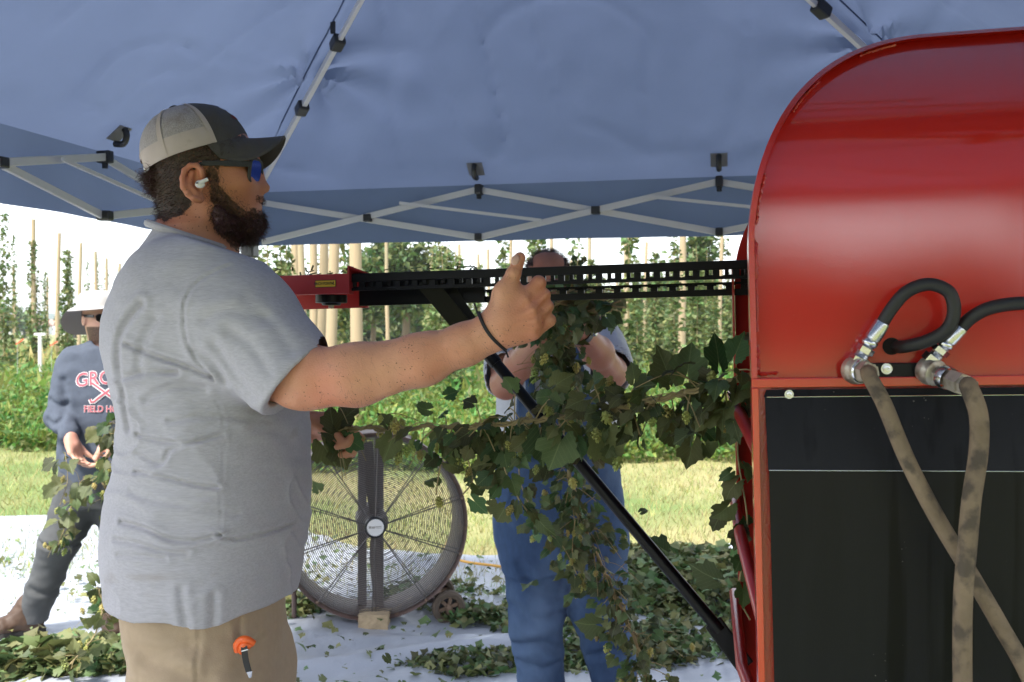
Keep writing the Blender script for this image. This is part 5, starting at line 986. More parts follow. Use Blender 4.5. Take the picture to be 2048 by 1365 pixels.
# ---- sunglasses
sg = None
for s in (1, -1):
    n_ = (HF*math.cos(R(16))+HLt*s*math.sin(R(16))).normalized(); n_ = (n_-ZV*.10).normalized(); r_ = n_.cross(ZV).normalized(); u_ = r_.cross(n_); c_ = hp(506, 345, .034*s)+HF*.004
    pts = [(math.copysign(abs(math.cos(a))**.55, math.cos(a))*.0265, math.copysign(abs(math.sin(a))**.6, math.sin(a))*.0205) for a in np.linspace(0, 2*pi, 40)[:-1]]
    fr = MB().tube([c_+r_*x+u_*z for x, z in pts], .0030, 8, closed=True).build('sunglasses' if sg is None else 'lens_frame', 'glassframe', P1 if sg is None else sg, smooth=True); sg = sg or fr
    MB().slab([c_+r_*x*.97+u_*z*.97+n_*(.001-((x/.0265)**2)*.002) for x, z in pts], n_*.0016).build('lens', 'bluelens', sg, smooth=30)
    o_ = c_+(HLt*s)*.0262+ZV*.009-HF*.006; e_ = hp(404, 327, .079*s); MB().bar(o_, o_.lerp(e_, .55)+HLt*s*.003, .0042, .0095).build('temple_arm', 'glassframe', sg, bevel=.001); MB().bar(o_.lerp(e_, .53)+HLt*s*.003, e_, .0042, .0080).build('temple_arm', 'glassframe', sg, bevel=.001); MB().tube([e_, hp(386, 338, .081*s)], .003, 8).build('ear_hook', 'glassframe', sg)
MB().tube(spline([hp(514, 336, .010), hp(517, 333, 0), hp(514, 336, -.010)], 5), .0032, 8).build('nose_bridge', 'glassframe', sg, smooth=True)
# ---- earbud
eb_ = MB().ball(hp(400, 369, .0895), .0068, 10, (1.15, .9, .95)).build('earbud', 'whiteplastic', P1, smooth=True); MB().tube([hp(394, 368, .094), hp(416, 359, .094)], [.0033, .0030], 12).build('earbud_stem', 'whiteplastic', eb_, smooth=40); MB().box(hp(394, 366.5, .0972), (.004, .0012, .0018)).build('earbud_mesh', 'inkblack', eb_)
# ---- folding knife clipped in the pocket
kn = thing('pocket_knife', 'orange tool with black strap clipped in the tan trouser pocket', 'pocket tool', P(492, 1300, 1.49))
MB().tube(spline([P(476, 1302, 1.488), P(474, 1290, 1.484), P(482, 1281, 1.482), P(494, 1280, 1.482), P(507, 1288, 1.486)], 6), .0058, 10).build('orange_body', 'orange', kn, smooth=True); MB().tube(spline([P(484, 1304, 1.486), P(483, 1296, 1.480), P(490, 1290, 1.479), P(501, 1292, 1.482)], 6), .0052, 10).build('orange_body', 'orange', kn, smooth=True)
st = spline([P(488, 1292, 1.4745), P(489, 1306, 1.473), P(492, 1325, 1.474), P(498, 1346, 1.478)], 6); mb = MB(); hw = [.0046]*len(st); mb.grid([[p-Vector((hw[i], 0, 0)), p+Vector((hw[i], 0, 0))] for i, p in enumerate(st)]); mb.grid([[p-Vector((hw[i], -.0012, 0)), p+Vector((hw[i], .0012, 0))] for i, p in enumerate(st)]); mb.build('strap', 'inkblack', kn)
MB().bar(P(483, 1303, 1.4725), P(496, 1299.5, 1.4725), .001, .0014).build('strap_band', 'whiteplastic', kn); MB().slab([P(493, 1345, 1.477), P(504, 1343, 1.477), P(503, 1355, 1.479), P(498, 1357, 1.479)], (0, .001, 0)).build('strap_tip', 'zinc', kn)
# ================================================================ PERSON 2: man in denim overalls behind the conveyor
P2 = thing('person', 'balding man in denim overalls holding a bundle of bines up to the conveyor', 'person', (P(1110, 0, 3.55).x, 3.55, 0)); YB = 3.55; KB = YB/F
zb = lambda py: HC+(HOR-py)*KB; xb = lambda px: (px-1024)*KB; hc2 = P(1096, 567, 3.42)
h2_ = [('u', 0, ell(hc2+ZV*.02, (.076, .094, .092))), ('u', .03, ell(hc2+Vector((0, -.03, -.05)), (.062, .065, .068))), ('u', .02, ell(hc2+Vector((0, -.06, -.09)), (.03, .025, .025))), ('u', .01, cone(hc2+Vector((0, -.088, -.01)), hc2+Vector((0, -.108, -.045)), .010, .014)), ('u', .01, ell(hc2+Vector((0, -.085, -.075)), (.025, .012, .008))), ('u', .04, cone(hc2+Vector((0, .01, -.06)), P(1105, 660, 3.5), .06, .075))]
for s in (1, -1): h2_ += [('u', .01, ell(hc2+Vector((s*.03, -.082, .012)), (.025, .012, .008))), ('s', .012, ell(hc2+Vector((s*.031, -.095, -.006)), (.014, .012, .010))), ('u', .006, ell(hc2+Vector((s*.031, -.077, -.006)), (.012,)*3)), ('u', .008, ell(hc2+Vector((s*.078, .0, -.015)), (.008, .018, .030)))]
wl = P(1085, 668, 2.72); wr = P(1150, 650, 2.68)
arms2 = [('u', 0, cone(P(1005, 668, 3.50), P(1012, 768, 3.18), .054, .046)), ('u', .03, cone(P(1012, 768, 3.18), P(1040, 728, 2.98), .044, .043)), ('u', .03, cone(P(1040, 728, 2.98), wl, .043, .029)), ('u', .06, cone(P(1200, 664, 3.48), P(1222, 745, 3.08), .054, .046)), ('u', .03, cone(P(1222, 745, 3.08), P(1195, 705, 2.90), .044, .043)), ('u', .03, cone(P(1195, 705, 2.90), wr, .043, .029))]
hands2 = hand_ops(wl, (.12, -.25, .9), (.7, .35, -.05), 1.0, (38, 60, 40), (.6, .5, .6), 1)+hand_ops(wr, (-.35, -.25, .75), (-.6, .45, -.1), 1.0, (38, 60, 40), (.6, .5, .6), -1)
fb2 = field(h2_+[('u', .08, loft([(zb(900), xb(1115), YB, .13, .10), (zb(700), xb(1110), YB, .15, .10), (zb(655), xb(1105), YB-.02, .10, .07)], 2))]+[('u', .03, field(arms2))]+[('u', .012, field(hands2))])
me = sdf_mesh('body', fb2, (-.12, 2.5, .95), (.48, 3.72, 1.75), .0062)
v3, n3, w3 = stubble(me, lambda v: ((lambda d: (((d[:, 2]-.055-1.15*np.maximum(0, d[:, 1]+.02)*0 > 0) & (np.abs(d[:, 0]) > .052)) | ((d[:, 1] > -.01) & (d[:, 2] > -.03)) | (d[:, 2]-.098+.35*(d[:, 1]+.02) > .0)) & (np.abs(d).max(1) < .14) & (d[:, 2] > -.06) & (np.abs(d[:, 0]) < .082))(v-np.array(hc2)))*1.0); link('body', me, 'skin2', P2)
hairs('hair', w3, .5, 2600, .016, .0009, (0, .3, 0), .3, .1, P2, v3, n3, 12, .7)
for s in (1, -1): MB().ball(hc2+Vector((s*.031, -.0785, -.006)), .0115, 8).build('eyeball', 'eye', P2, smooth=True)
tee2 = field([('u', 0, loft([(zb(960), xb(1118), YB, .215, .15), (zb(850), xb(1115), YB, .215, .155), (zb(760), xb(1112), YB, .205, .145), (zb(700), xb(1108), YB, .19, .125), (zb(655), xb(1105), YB-.02, .13, .09), (zb(636), xb(1103), YB-.03, .085, .075)], 2.3)), ('u', .05, cone(P(1010, 675, 3.5), P(1008, 755, 3.22), .078, .070)), ('u', .05, cone(P(1200, 675, 3.48), P(1222, 738, 3.12), .078, .072)), ('d', 0, wrinkle(.007, (9, 9, 14), 5, 3)), ('s', .004, cone(P(1010, 740, 3.26), P(1016, 800, 3.05), .062, .066)), ('s', .004, cone(P(1221, 730, 3.16), P(1226, 775, 2.95), .062, .066)), ('s', .004, ell(P(1100, 628, 3.44), (.075, .07, .05)))])
tm2 = link('t_shirt', sdf_mesh('t_shirt', tee2, (-.16, 2.95, .82), (.50, 3.75, 1.5), .0065), 'whiteshirt', P2)
ov = [('u', 0, loft([(zb(1135), xb(1124), YB, .20, .13), (zb(1090), xb(1121), YB, .228, .155), (zb(1000), xb(1117), YB, .230, .17), (zb(930), xb(1114), YB, .222, .172), (zb(885), xb(1112), YB, .218, .168), (zb(862), xb(1112), YB, .216, .162)], 2.4))]
ov += [('u', .05, cone(P(1064, 1080, YB), P(1072, 1240, YB-.02), .112, .092)), ('u', .03, cone(P(1072, 1240, YB-.02), P(1084, 1375, YB), .090, .080)), ('u', .05, cone(P(1186, 1080, YB), P(1200, 1230, YB-.03), .112, .092)), ('u', .03, cone(P(1200, 1230, YB-.03), P(1232, 1372, YB), .090, .080))]
ov += [('u', .004, rbox((xb(1112), YB-.170, zb(842)), (.140, .022, .105), .012)), ('u', .004, cone(P(1062, 800, YB-.165), P(1055, 655, YB-.115), .016, .016)), ('u', .004, cone(P(1160, 800, YB-.165), P(1160, 655, YB-.115), .016, .016))]
ovc = [([(1000, 905), (1110, 912), (1230, 905)], .006, .010), ([(1120, 910), (1122, 1130)], .004, .006), ([(1005, 930), (1030, 960), (1020, 1010)], .005, .007), ([(1040, 1130), (1070, 1180), (1110, 1200)], .008, .018), ([(1030, 1220), (1075, 1245), (1115, 1235)], .009, .018), ([(1035, 1300), (1080, 1290), (1115, 1310)], .010, .016), ([(1040, 1335), (1085, 1345), (1115, 1335)], .008, .014), ([(1150, 1190), (1200, 1210), (1245, 1190)], .008, .018), ([(1170, 1260), (1215, 1250), (1250, 1275)], .009, .016), ([(1185, 1320), (1230, 1305), (1258, 1325)], .009, .014), ([(1010, 1010), (1060, 1040), (1110, 1030)], .005, .02), ([(1130, 1040), (1190, 1050), (1240, 1020)], .005, .02)]
ov += [('d', 0, crease([P(a, b, YB-.12) for a, b in pl], am, wd, YB+.02)) for pl, am, wd in ovc]+[('d', 0, wrinkle(.006, (7, 7, 12), 6, 3)), ('i', .004, lambda p: (.095-p[:, 2]).astype(np.float32))]
link('overalls', sdf_mesh('overalls', field(ov), (-.16, 3.3, .07), (.50, 3.78, 1.46), .0065), 'denim', P2)
for px in (1062, 1160): MB().lathe(P(px, 803, YB-.192), (0, -1, 0), [(0, .012), (.004, .012), (.005, 0)], 14).build('strap_button', 'zinc', P2)
for s, px in ((0, 1084), (1, 1232)): c_ = P(px, 1372, YB); boot(P2, (c_.x, YB+.05, .03), (c_.x+(-.03, .05)[s], YB-.20, .03))
wa = wr.lerp(P(1195, 705, 2.90), .22); ax = (wr-P(1195, 705, 2.90)).normalized(); wt = MB().lathe(wa-ax*.011, ax, [(0, .034), (0, .0375), (.022, .036), (.022, .033)], 24).build('wristwatch', 'blackplastic', P2, smooth=40)
wn = Vector((.62, -.72, .32)); wn = (wn-ax*wn.dot(ax)).normalized(); MB().lathe(wa+wn*.0345, wn, [(0, 0), (0, .021), (.008, .021), (.009, .018), (.0085, 0)], 22).build('watch_case', 'zinc', wt, smooth=40); MB().lathe(wa+wn*.0433, wn, [(0, .0172), (.0006, .0172), (.0008, 0)], 22).build('watch_dial', 'blacklens', wt)

# ================================================================ PERSON 3: man in sun hat striding at the left
P3 = thing('person', 'man in white sun hat and navy field hockey shirt striding with bines in hand', 'person', (P(180, 0, 4.6).x, 4.6, 0)); YC = 4.6; KC = YC/F
zc = lambda py: HC+(HOR-py)*KC; xc = lambda px: (px-1024)*KC; hc3 = P(201, 634, YC); fd = Vector((.72, -.69, 0)).normalized(); fr_ = Matrix((fd, ZV.cross(fd), ZV)).transposed()
hl3 = lambda f, l, u: hc3+fd*f+ZV.cross(fd)*l+ZV*u
h3 = [('u', 0, ell(hl3(-.01, 0, .02), (.092, .075, .088), fr_)), ('u', .03, ell(hl3(.03, 0, -.05), (.06, .058, .065), fr_)), ('u', .02, ell(hl3(.06, 0, -.088), (.026, .03, .024), fr_)), ('u', .01, cone(hl3(.085, 0, -.005), hl3(.108, 0, -.04), .009, .013)), ('u', .01, ell(hl3(.086, 0, -.068), (.012, .024, .008), fr_)), ('u', .04, cone(hl3(-.01, 0, -.06), P(208, 715, YC), .052, .062))]
for s in (1, -1): h3 += [('u', .008, ell(hl3(0, s*.077, -.015), (.018, .008, .030), fr_)), ('s', .01, ell(hl3(.095, s*.03, -.008), (.012, .014, .01), fr_)), ('u', .006, ell(hl3(.076, s*.03, -.008), (.0115,)*3))]
wr3 = P(140, 872, YC-.22)
h3 += [('u', .05, loft([(zc(900), xc(205), YC, .12, .09), (zc(760), xc(208), YC, .14, .09), (zc(705), xc(210), YC, .10, .07)], 2)), ('u', .04, cone(P(150, 725, YC-.05), P(118, 835, YC-.08), .045, .04)), ('u', .03, cone(P(118, 835, YC-.08), wr3, .038, .028)), ('u', .04, cone(P(285, 725, YC+.02), P(310, 840, YC-.02), .045, .04)), ('u', .03, cone(P(310, 840, YC-.02), P(245, 885, YC-.3), .038, .028))]
h3 += [('u', .012, field(hand_ops(wr3, (.35, -.25, -.85), (.75, -.1, .3), 1.05, (22, 30, 22), (.75, .5, .2), -1)))]+[('u', .012, field(hand_ops(P(245, 885, YC-.3), (-.8, -.3, -.2), (.1, .3, -1), 1.0, (50, 60, 40), (.7, .5, .4), 1)))]
me = sdf_mesh('body', field(h3), (-2.20, 4.1, .8), (-1.50, 4.8, 1.62), .0068)
v4, n4, w4 = stubble(me, lambda v: (lambda f, l, u: ((u < -.045) & (u > -.135) & (f > .0)) | ((f < -.02) & (u > -.06)))((v-np.array(hc3))@np.array(fd), (v-np.array(hc3))@np.array(ZV.cross(fd)), v[:, 2]-hc3.z)*(np.abs(v-np.array(hc3)).max(1) < .15)*.75); link('body', me, 'skin3', P3)
for s in (1, -1): MB().ball(hl3(.0775, s*.03, -.008), .011, 8).build('eyeball', 'eye', P3, smooth=True)
sh = [('u', 0, loft([(zc(960), xc(208), YC, .200, .135), (zc(900), xc(206), YC, .195, .135), (zc(820), xc(206), YC, .188, .13), (zc(760), xc(207), YC, .20, .13), (zc(720), xc(209), YC, .175, .11), (zc(695), xc(211), YC, .10, .085), (zc(684), xc(212), YC, .072, .07)], 2.3)), ('u', .05, cone(P(148, 722, YC-.03), P(117, 832, YC-.08), .066, .056)), ('u', .03, cone(P(117, 832, YC-.08), P(139, 868, YC-.205), .055, .042)), ('u', .05, cone(P(285, 725, YC+.02), P(310, 840, YC-.02), .066, .056)), ('u', .03, cone(P(310, 840, YC-.02), P(255, 880, YC-.26), .055, .042)), ('d', 0, wrinkle(.007, (8, 8, 12), 9, 3)), ('d', 0, crease([P(150, 760, YC), P(158, 830, YC), P(150, 900, YC)], .008, .018)), ('d', 0, crease([P(105, 800, YC-.1), P(125, 812, YC-.1), P(140, 806, YC-.1)], .007, .012)), ('d', 0, crease([P(105, 838, YC-.1), P(125, 846, YC-.1), P(140, 838, YC-.1)], .007, .012)), ('s', .004, ell(P(215, 680, YC-.03), (.062, .085, .04)))]
sme = sdf_mesh('long_sleeve_shirt', field(sh), (-2.25, 4.2, .72), (-1.45, 4.82, 1.40), .0068); shirt3 = link('long_sleeve_shirt', sme, 'navyshirt', P3)
MB().lathe(P(139, 869, YC-.208)-(wr3-P(118, 835, YC-.08)).normalized()*.02, (wr3-P(118, 835, YC-.08)), [(0, .040), (.035, .041), (.038, .036), (0, .036)], 18).build('cuff', 'navyshirt', shirt3, smooth=True)
vs_, fs_ = [tuple(v.co) for v in sme.vertices], [tuple(p.vertices) for p in sme.polygons]; bvh = BVHTree.FromPolygons(vs_, fs_)
def wrap(px, py, lift):                      # lay print on the chest cloth
    o = Vector((0, 0, HC)); d = Vector(((px-1024)/F, 1, (HOR-py)/F)).normalized(); h, n, i, ds = bvh.ray_cast(o, d); return (h if h is not None else P(px, py, YC-.12))-d*lift
def print_text(s, cx, cy, size, arc=0, wid=1.0, skew=0):
    for m_, bold, lift in (('printwhite', .045, .0030), ('printred', .012, .0045)):
        tv, tf = text_geo(s, 1, bold); MB().add([wrap(cx+x*size*wid, cy-y*size+arc*(x*size*wid)**2-skew*x*size, lift) for x, y, z in tv], tf).build('printed_lettering', m_, shirt3, weld=False)
print_text('GROVE', 208, 757, 38, .0022, .92, 0); print_text('FIELD HOCKEY', 222, 819, 18, 0, .90)
def stick(a, b, hook):
    for m_, w_, lift in (('printwhite', 4.2, .0030), ('printred', 1.8, .0045)):
        pts = [Vector(a).lerp(Vector(b), t) for t in np.linspace(0, 1, 9)]+[Vector(h) for h in hook]; mb = MB(); rows = []
        for i, p in enumerate(pts): t = (pts[min(i+1, len(pts)-1)]-pts[max(i-1, 0)]).normalized(); n = Vector((-t.y, t.x)); rows.append([wrap(*(p+n*w_), lift), wrap(*(p-n*w_), lift)])
        mb.grid(rows); mb.build('printed_stick', m_, shirt3)
stick((183, 766), (223, 795), [(230, 801), (238, 804), (243, 799)]); stick((236, 767), (195, 798), [(188, 804), (182, 805), (180, 799)])
lg = [('u', 0, loft([(zc(1010), xc(200), YC, .185, .135), (zc(960), xc(203), YC, .185, .135), (zc(925), xc(206), YC, .18, .13)], 2.2)), ('u', .05, cone(P(168, 985, YC), P(118, 1085, YC-.06), .115, .085)), ('u', .03, cone(P(118, 1085, YC-.06), P(62, 1245, YC+.0), .083, .062)), ('u', .05, cone(P(240, 985, YC+.02), P(245, 1110, YC-.05), .11, .085)), ('u', .03, cone(P(245, 1110, YC-.05), P(238, 1262, YC), .08, .062)), ('d', 0, wrinkle(.008, (8, 8, 12), 15, 3)), ('d', 0, crease([P(80, 1082, YC-.1), P(120, 1092, YC-.1), P(160, 1088, YC-.1)], .008, .010)), ('d', 0, crease([P(60, 1180, YC-.1), P(90, 1190, YC-.1), P(110, 1180, YC-.1)], .008, .014)), ('i', .004, lambda p: (.07-p[:, 2]).astype(np.float32))]
link('trousers', sdf_mesh('trousers', field(lg), (-2.45, 4.35, .05), (-1.55, 4.80, .86), .008), 'charcoal', P3)
boot(P3, (P(66, 0, YC).x, YC+.0, .02), (P(2, 0, YC).x-.0, YC-.10, .02), s=1.05); boot(P3, (P(222, 0, YC).x, YC+.02, .02), (P(258, 0, YC).x, YC-.16, .02), s=1.05)
# sun hat: crown, wide brim, neck cape
hat = MB().lathe(hl3(-.01, 0, .045), (0, 0, 1), [(0, .098), (.025, .096), (.045, .092), (.062, .082), (.074, .05), (.078, 0)], 32).build('sun_hat', 'hatwhite', P3, smooth=True)
rows = []; ro2 = []
for j in range(9):
    t = j/8; ra = []; rb = []
    for i in range(49):
        a = 2*pi*i/48; bk = max(0, -math.cos(a)); sdn = abs(math.sin(a)); r = .097+t*(.062+.03*bk); d_ = .046-t*t*(.006+.12*bk**1.3+.015*sdn); p = hl3(math.cos(a)*r-.01, math.sin(a)*r*.93, d_); ra.append(p); rb.append(p-ZV*.003)
    rows.append(ra); ro2.append(rb)
MB().grid(rows).build('brim', 'hatwhite', hat, smooth=True); MB().grid(ro2).build('brim_lining', 'hatunder', hat, smooth=True)
sg3 = None
for s in (1, -1):
    c_ = hl3(.098, s*.033, -.008); n_ = (fd+ZV.cross(fd)*s*.35).normalized(); r_ = n_.cross(ZV); o_ = MB().slab([c_+r_*x+ZV*z for x, z in ((-.031, .013), (-.02, .019), (.02, .019), (.031, .013), (.028, -.01), (.012, -.019), (-.012, -.019), (-.028, -.01))], n_*.004).build('sunglasses' if sg3 is None else 'lens', 'blacklens', P3 if sg3 is None else sg3); sg3 = sg3 or o_
    MB().bar(hl3(.085, s*.068, 0), hl3(-.005, s*.082, .004), .004, .012).build('temple_arm', 'blacklens', sg3)
# ================================================================ CUT HOP BINES: each leaf and cone a part of its bine
M['leaf_pale'] = mat('hop_leaf_underside', (.10, .14, .05), .6, rnd=.3, trans=.3, var=.2, scale=30, bump=.3, bscale=60)
def veins(m):                                # pale midrib and side veins along the leaf's own axes
    t = m.node_tree; n = t.nodes; L = t.links; b = n['Principled BSDF']; src = b.inputs['Base Color'].links[0].from_socket; tc = n.new('ShaderNodeTexCoord'); sp = n.new('ShaderNodeSeparateXYZ'); L.new(tc.outputs['Object'], sp.inputs[0])
    def mth(op, a, c=None):
        q = n.new('ShaderNodeMath'); q.operation = op
        for k, v in enumerate((a, c)):
            if v is None: continue
            if isinstance(v, (int, float)): q.inputs[k].default_value = v
            else: L.new(v, q.inputs[k])
        return q.outputs[0]
    ax = mth('ABSOLUTE', sp.outputs[0]); rib = mth('LESS_THAN', ax, .022); y = mth('SUBTRACT', sp.outputs[1], mth('MULTIPLY', ax, .9)); fr = mth('FRACT', mth('MULTIPLY', y, 5.0)); sv = mth('MULTIPLY', mth('LESS_THAN', mth('ABSOLUTE', mth('SUBTRACT', fr, .5)), .045), .6); f = mth('MULTIPLY', mth('MAXIMUM', rib, sv), .45)
    mx = n.new('ShaderNodeMix'); mx.data_type = 'RGBA'; mx.inputs[7].default_value = (.20, .26, .10, 1); L.new(f, mx.inputs[0]); L.new(src, mx.inputs[6])
    for l in list(src.links):
        if l.to_node != mx: to = l.to_socket; L.remove(l); L.new(mx.outputs[2], to)
veins(M['leaf']); veins(M['leaf_pale'])
LEAF = []
for v in range(6):
    tv, tf = leaf_template(27, curl=(.15, .35, .5, .25, .6, .1)[v], fold=(.25, .5, .35, .7, .2, .1)[v], seed=v, lobes=3 if v != 4 else 1); me = npmesh('leaf', tv, tf, True); me.materials.append(M['leaf' if v != 3 else 'leaf_pale']); LEAF.append(me)
def cone_mesh(v):
    b = MB()
    for k in range(6):
        h = -k*.16; rr = (.20, .34, .40, .36, .26, .12)[k]
        for i in range(5):
            a = i*1.2566+k*.63+v; d = Vector((math.cos(a), math.sin(a), 0)); s = Vector((-math.sin(a), math.cos(a), 0)); o = Vector((0, 0, h))
            b.add([o+d*rr*.3+s*.12, o+d*rr*.3-s*.12, o+d*rr-s*.10+Vector((0, 0, -.14)), o+d*rr*.9+Vector((0, 0, -.32)), o+d*rr+s*.10+Vector((0, 0, -.14))], [(0, 1, 2, 4), (4, 2, 3)])
    me = b.mesh('cone', smooth=True); me.materials.append(M['cone']); return me
CONE = [cone_mesh(v) for v in range(3)]
def put_leaf(par, p, tip, nrm, size, v=None, rg=random):
    t = Vector(tip).normalized(); n = Vector(nrm); n = n-t*n.dot(t); n = n.normalized() if n.length > 1e-4 else t.orthogonal().normalized(); x = t.cross(n)
    m = Matrix((x, t, n)).transposed().to_4x4(); o = link('leaf', LEAF[rg.choice([0, 1, 1, 2, 3, 4, 5]) if v is None else v], None, par)
    o.matrix_basis = Matrix.Translation(p) @ m @ Matrix.Diagonal((size*rg.uniform(.8, 1.1), size, size, 1)); return o
def put_cone(par, p, size, rg=random):
    o = link('hop_cone', rg.choice(CONE), None, par); o.matrix_basis = Matrix.Translation(p) @ Matrix.Rotation(rg.uniform(-.5, .5), 4, 'X') @ Matrix.Rotation(rg.uniform(-.5, .5), 4, 'Y') @ Matrix.Rotation(rg.uniform(0, 6), 4, 'Z') @ Matrix.Scale(size, 4)
def bine(label, pts, n, size, spread, cones, seed, stem_r=.0035, dens=None, down=.6, cs=.018, shoots=10, group=None, cam=.6, name='cut_hop_bine'):
    rg = random.Random(seed); sp = spline(pts, 10); r = thing(name, label, 'hop bine', (sp[-1].x, sp[-1].y, 0), group)
    MB().tube([p+Vector((rg.uniform(-1, 1), rg.uniform(-1, 1), rg.uniform(-1, 1)))*.003 for p in sp], stem_r, 7).build('stem', 'stem', r, smooth=True); MB().tube([p+Vector((math.cos(i*.9), math.sin(i*.9), math.sin(i*.9+1)))*stem_r*1.4 for i, p in enumerate(sp)], stem_r*.6, 5).build('stem', 'stem', r, smooth=True)
    for i in range(n):
        u = rg.random()
        if dens:
            while rg.random() > dens(u): u = rg.random()
        k = u*(len(sp)-1); j = int(k); b = sp[j].lerp(sp[min(j+1, len(sp)-1)], k-j); d = Vector((rg.gauss(0, 1), rg.gauss(0, .8), rg.gauss(0, 1)-down*.3)).normalized(); off = d*spread*rg.random()**.7
        put_leaf(r, b+off, d+Vector((0, 0, -down))+Vector((rg.gauss(0, .3), 0, 0)), Vector((rg.gauss(0, .7), -cam+rg.gauss(0, .6), .5+rg.gauss(0, .5))), size*rg.uniform(.55, 1.25), rg=rg)
        if i % 3 == 0: MB().tube([b, b+off*.5+Vector((0, 0, .004)), b+off], .0013, 4).build('leaf_stalk', 'stem', r)
    for i in range(cones):
        k = rg.random()*(len(sp)-1); b = sp[int(k)]; put_cone(r, b+Vector((rg.gauss(0, 1), rg.gauss(0, .8), rg.gauss(-.3, .8)))*spread*.7, cs*rg.uniform(.8, 1.4), rg)
    for i in range(shoots):
        b = sp[rg.randrange(len(sp))]; d = Vector((rg.gauss(0, 1), rg.gauss(0, .7), rg.gauss(-.2, .8))).normalized()*spread*rg.uniform(1, 1.8); MB().tube(spline([b, b+d*.5+Vector((0, 0, .01)), b+d+Vector((0, 0, -.02))], 4), .0009, 4).build('tendril', 'stem', r)
    return r
B1 = [P(640, 866, 1.86), P(700, 857, 1.84), P(780, 858, 1.80), P(860, 854, 1.75), P(950, 852, 1.70), P(1050, 842, 1.65), P(1140, 832, 1.60), P(1230, 818, 1.56), P(1320, 798, 1.52), P(1410, 775, 1.48), P(1490, 757, 1.44), P(1560, 742, 1.42)]
hb1 = bine('taut leafy hop bine pulled level from the bearded man into the harvester', B1, 165, .0235, .062, 30, 21, .0038, dens=lambda u: 0.0 if u < .27 else (.75 if u < .42 else 1.0 if u < .72 else .5), down=.75, shoots=16, cam=.75)
rg = random.Random(4)
for px, py, Y, tip, nrm, s, v in [(790, 862, 1.78, (-.35, -.1, -1), (.2, -1, .1), .075, 3), (778, 858, 1.79, (-.5, 0, .8), (.5, -.8, .3), .045, 3), (1345, 775, 1.50, (-.35, 0, 1), (.1, -1, .2), .085, 0), (1372, 770, 1.49, (.15, .1, 1), (-.2, -1, .1), .085, 1), (1440, 745, 1.46, (-.1, .1, 1), (.3, -.9, .2), .075, 5), (1465, 725, 1.45, (.35, 0, .9), (-.2, -1, 0), .06, 0), (1270, 770, 1.53, (-.1, 0, .9), (0, -1, 0), .045, 4), (1190, 850, 1.57, (.5, -.1, -.9), (.1, -1, .3), .095, 3), (1130, 860, 1.59, (-.4, -.1, -1), (0, -1, .2), .09, 1), (1080, 850, 1.61, (.1, 0, -1), (.2, -1, .1), .085, 0), (990, 880, 1.68, (-.1, 0, -1), (.3, -1, 0), .075, 5), (1000, 930, 1.68, (-.6, 0, -.7), (.2, -1, .3), .07, 3)]: put_leaf(hb1, P(px, py, Y), tip, nrm, s*.52, v)
for px, py, Y in [(800, 905, 1.77), (812, 890, 1.77), (790, 835, 1.78), (822, 880, 1.76), (1270, 790, 1.52), (1330, 810, 1.50)]: put_cone(hb1, P(px, py, Y), .022, rg)
def strand(par, pts, n, size, seed, cones=4, spread=.03):
    rg = random.Random(seed); sp = spline(pts, 8); MB().tube(sp, .0014, 5).build('side_shoot', 'stem', par)
    for i in range(n): b = sp[rg.randrange(len(sp))]; d = Vector((rg.gauss(0, 1), rg.gauss(0, .6), rg.gauss(-.6, .6))).normalized(); put_leaf(par, b+d*spread*rg.random(), d+Vector((0, 0, -.5)), (rg.gauss(0, .6), -1, .4), size*rg.uniform(.6, 1.2), rg=rg)
    for i in range(cones): put_cone(par, sp[rg.randrange(len(sp))]+Vector((rg.gauss(0, .01), 0, -.01)), .018, rg)
strand(hb1, [P(905, 855, 1.73), P(890, 900, 1.72), P(878, 945, 1.72), P(872, 990, 1.72)], 9, .026, 31, 5, .018)
strand(hb1, [P(950, 855, 1.70), P(935, 910, 1.69), P(945, 960, 1.69), P(925, 990, 1.69)], 7, .03, 32, 2, .02)
strand(hb1, [P(1010, 850, 1.67), P(1005, 920, 1.66), P(1030, 985, 1.66), P(1060, 1030, 1.66)], 15, .026, 33, 3, .025)
strand(hb1, [P(1380, 790, 1.49), P(1375, 830, 1.48), P(1390, 865, 1.48)], 9, .028, 34, 1, .02); strand(hb1, [P(1450, 770, 1.46), P(1455, 815, 1.45), P(1470, 845, 1.45)], 10, .028, 35, 1, .02)
strand(hb1, [P(1485, 770, 1.5), P(1475, 900, 1.55), P(1495, 1050, 1.55), P(1478, 1180, 1.55), P(1500, 1240, 1.55)], 10, .026, 36, 0, .02)
# leaves gripped in the far hand
for i in range(9): put_leaf(hb1, P(640+rg.uniform(-8, 50), 862+rg.uniform(-10, 14), 1.835+rg.uniform(-.01, .03)), (rg.gauss(.6, .5), 0, rg.gauss(-.2, .5)), (rg.gauss(0, .4), -1, rg.gauss(.2, .4)), rg.uniform(.025, .045), rg.choice([0, 1, 5]))
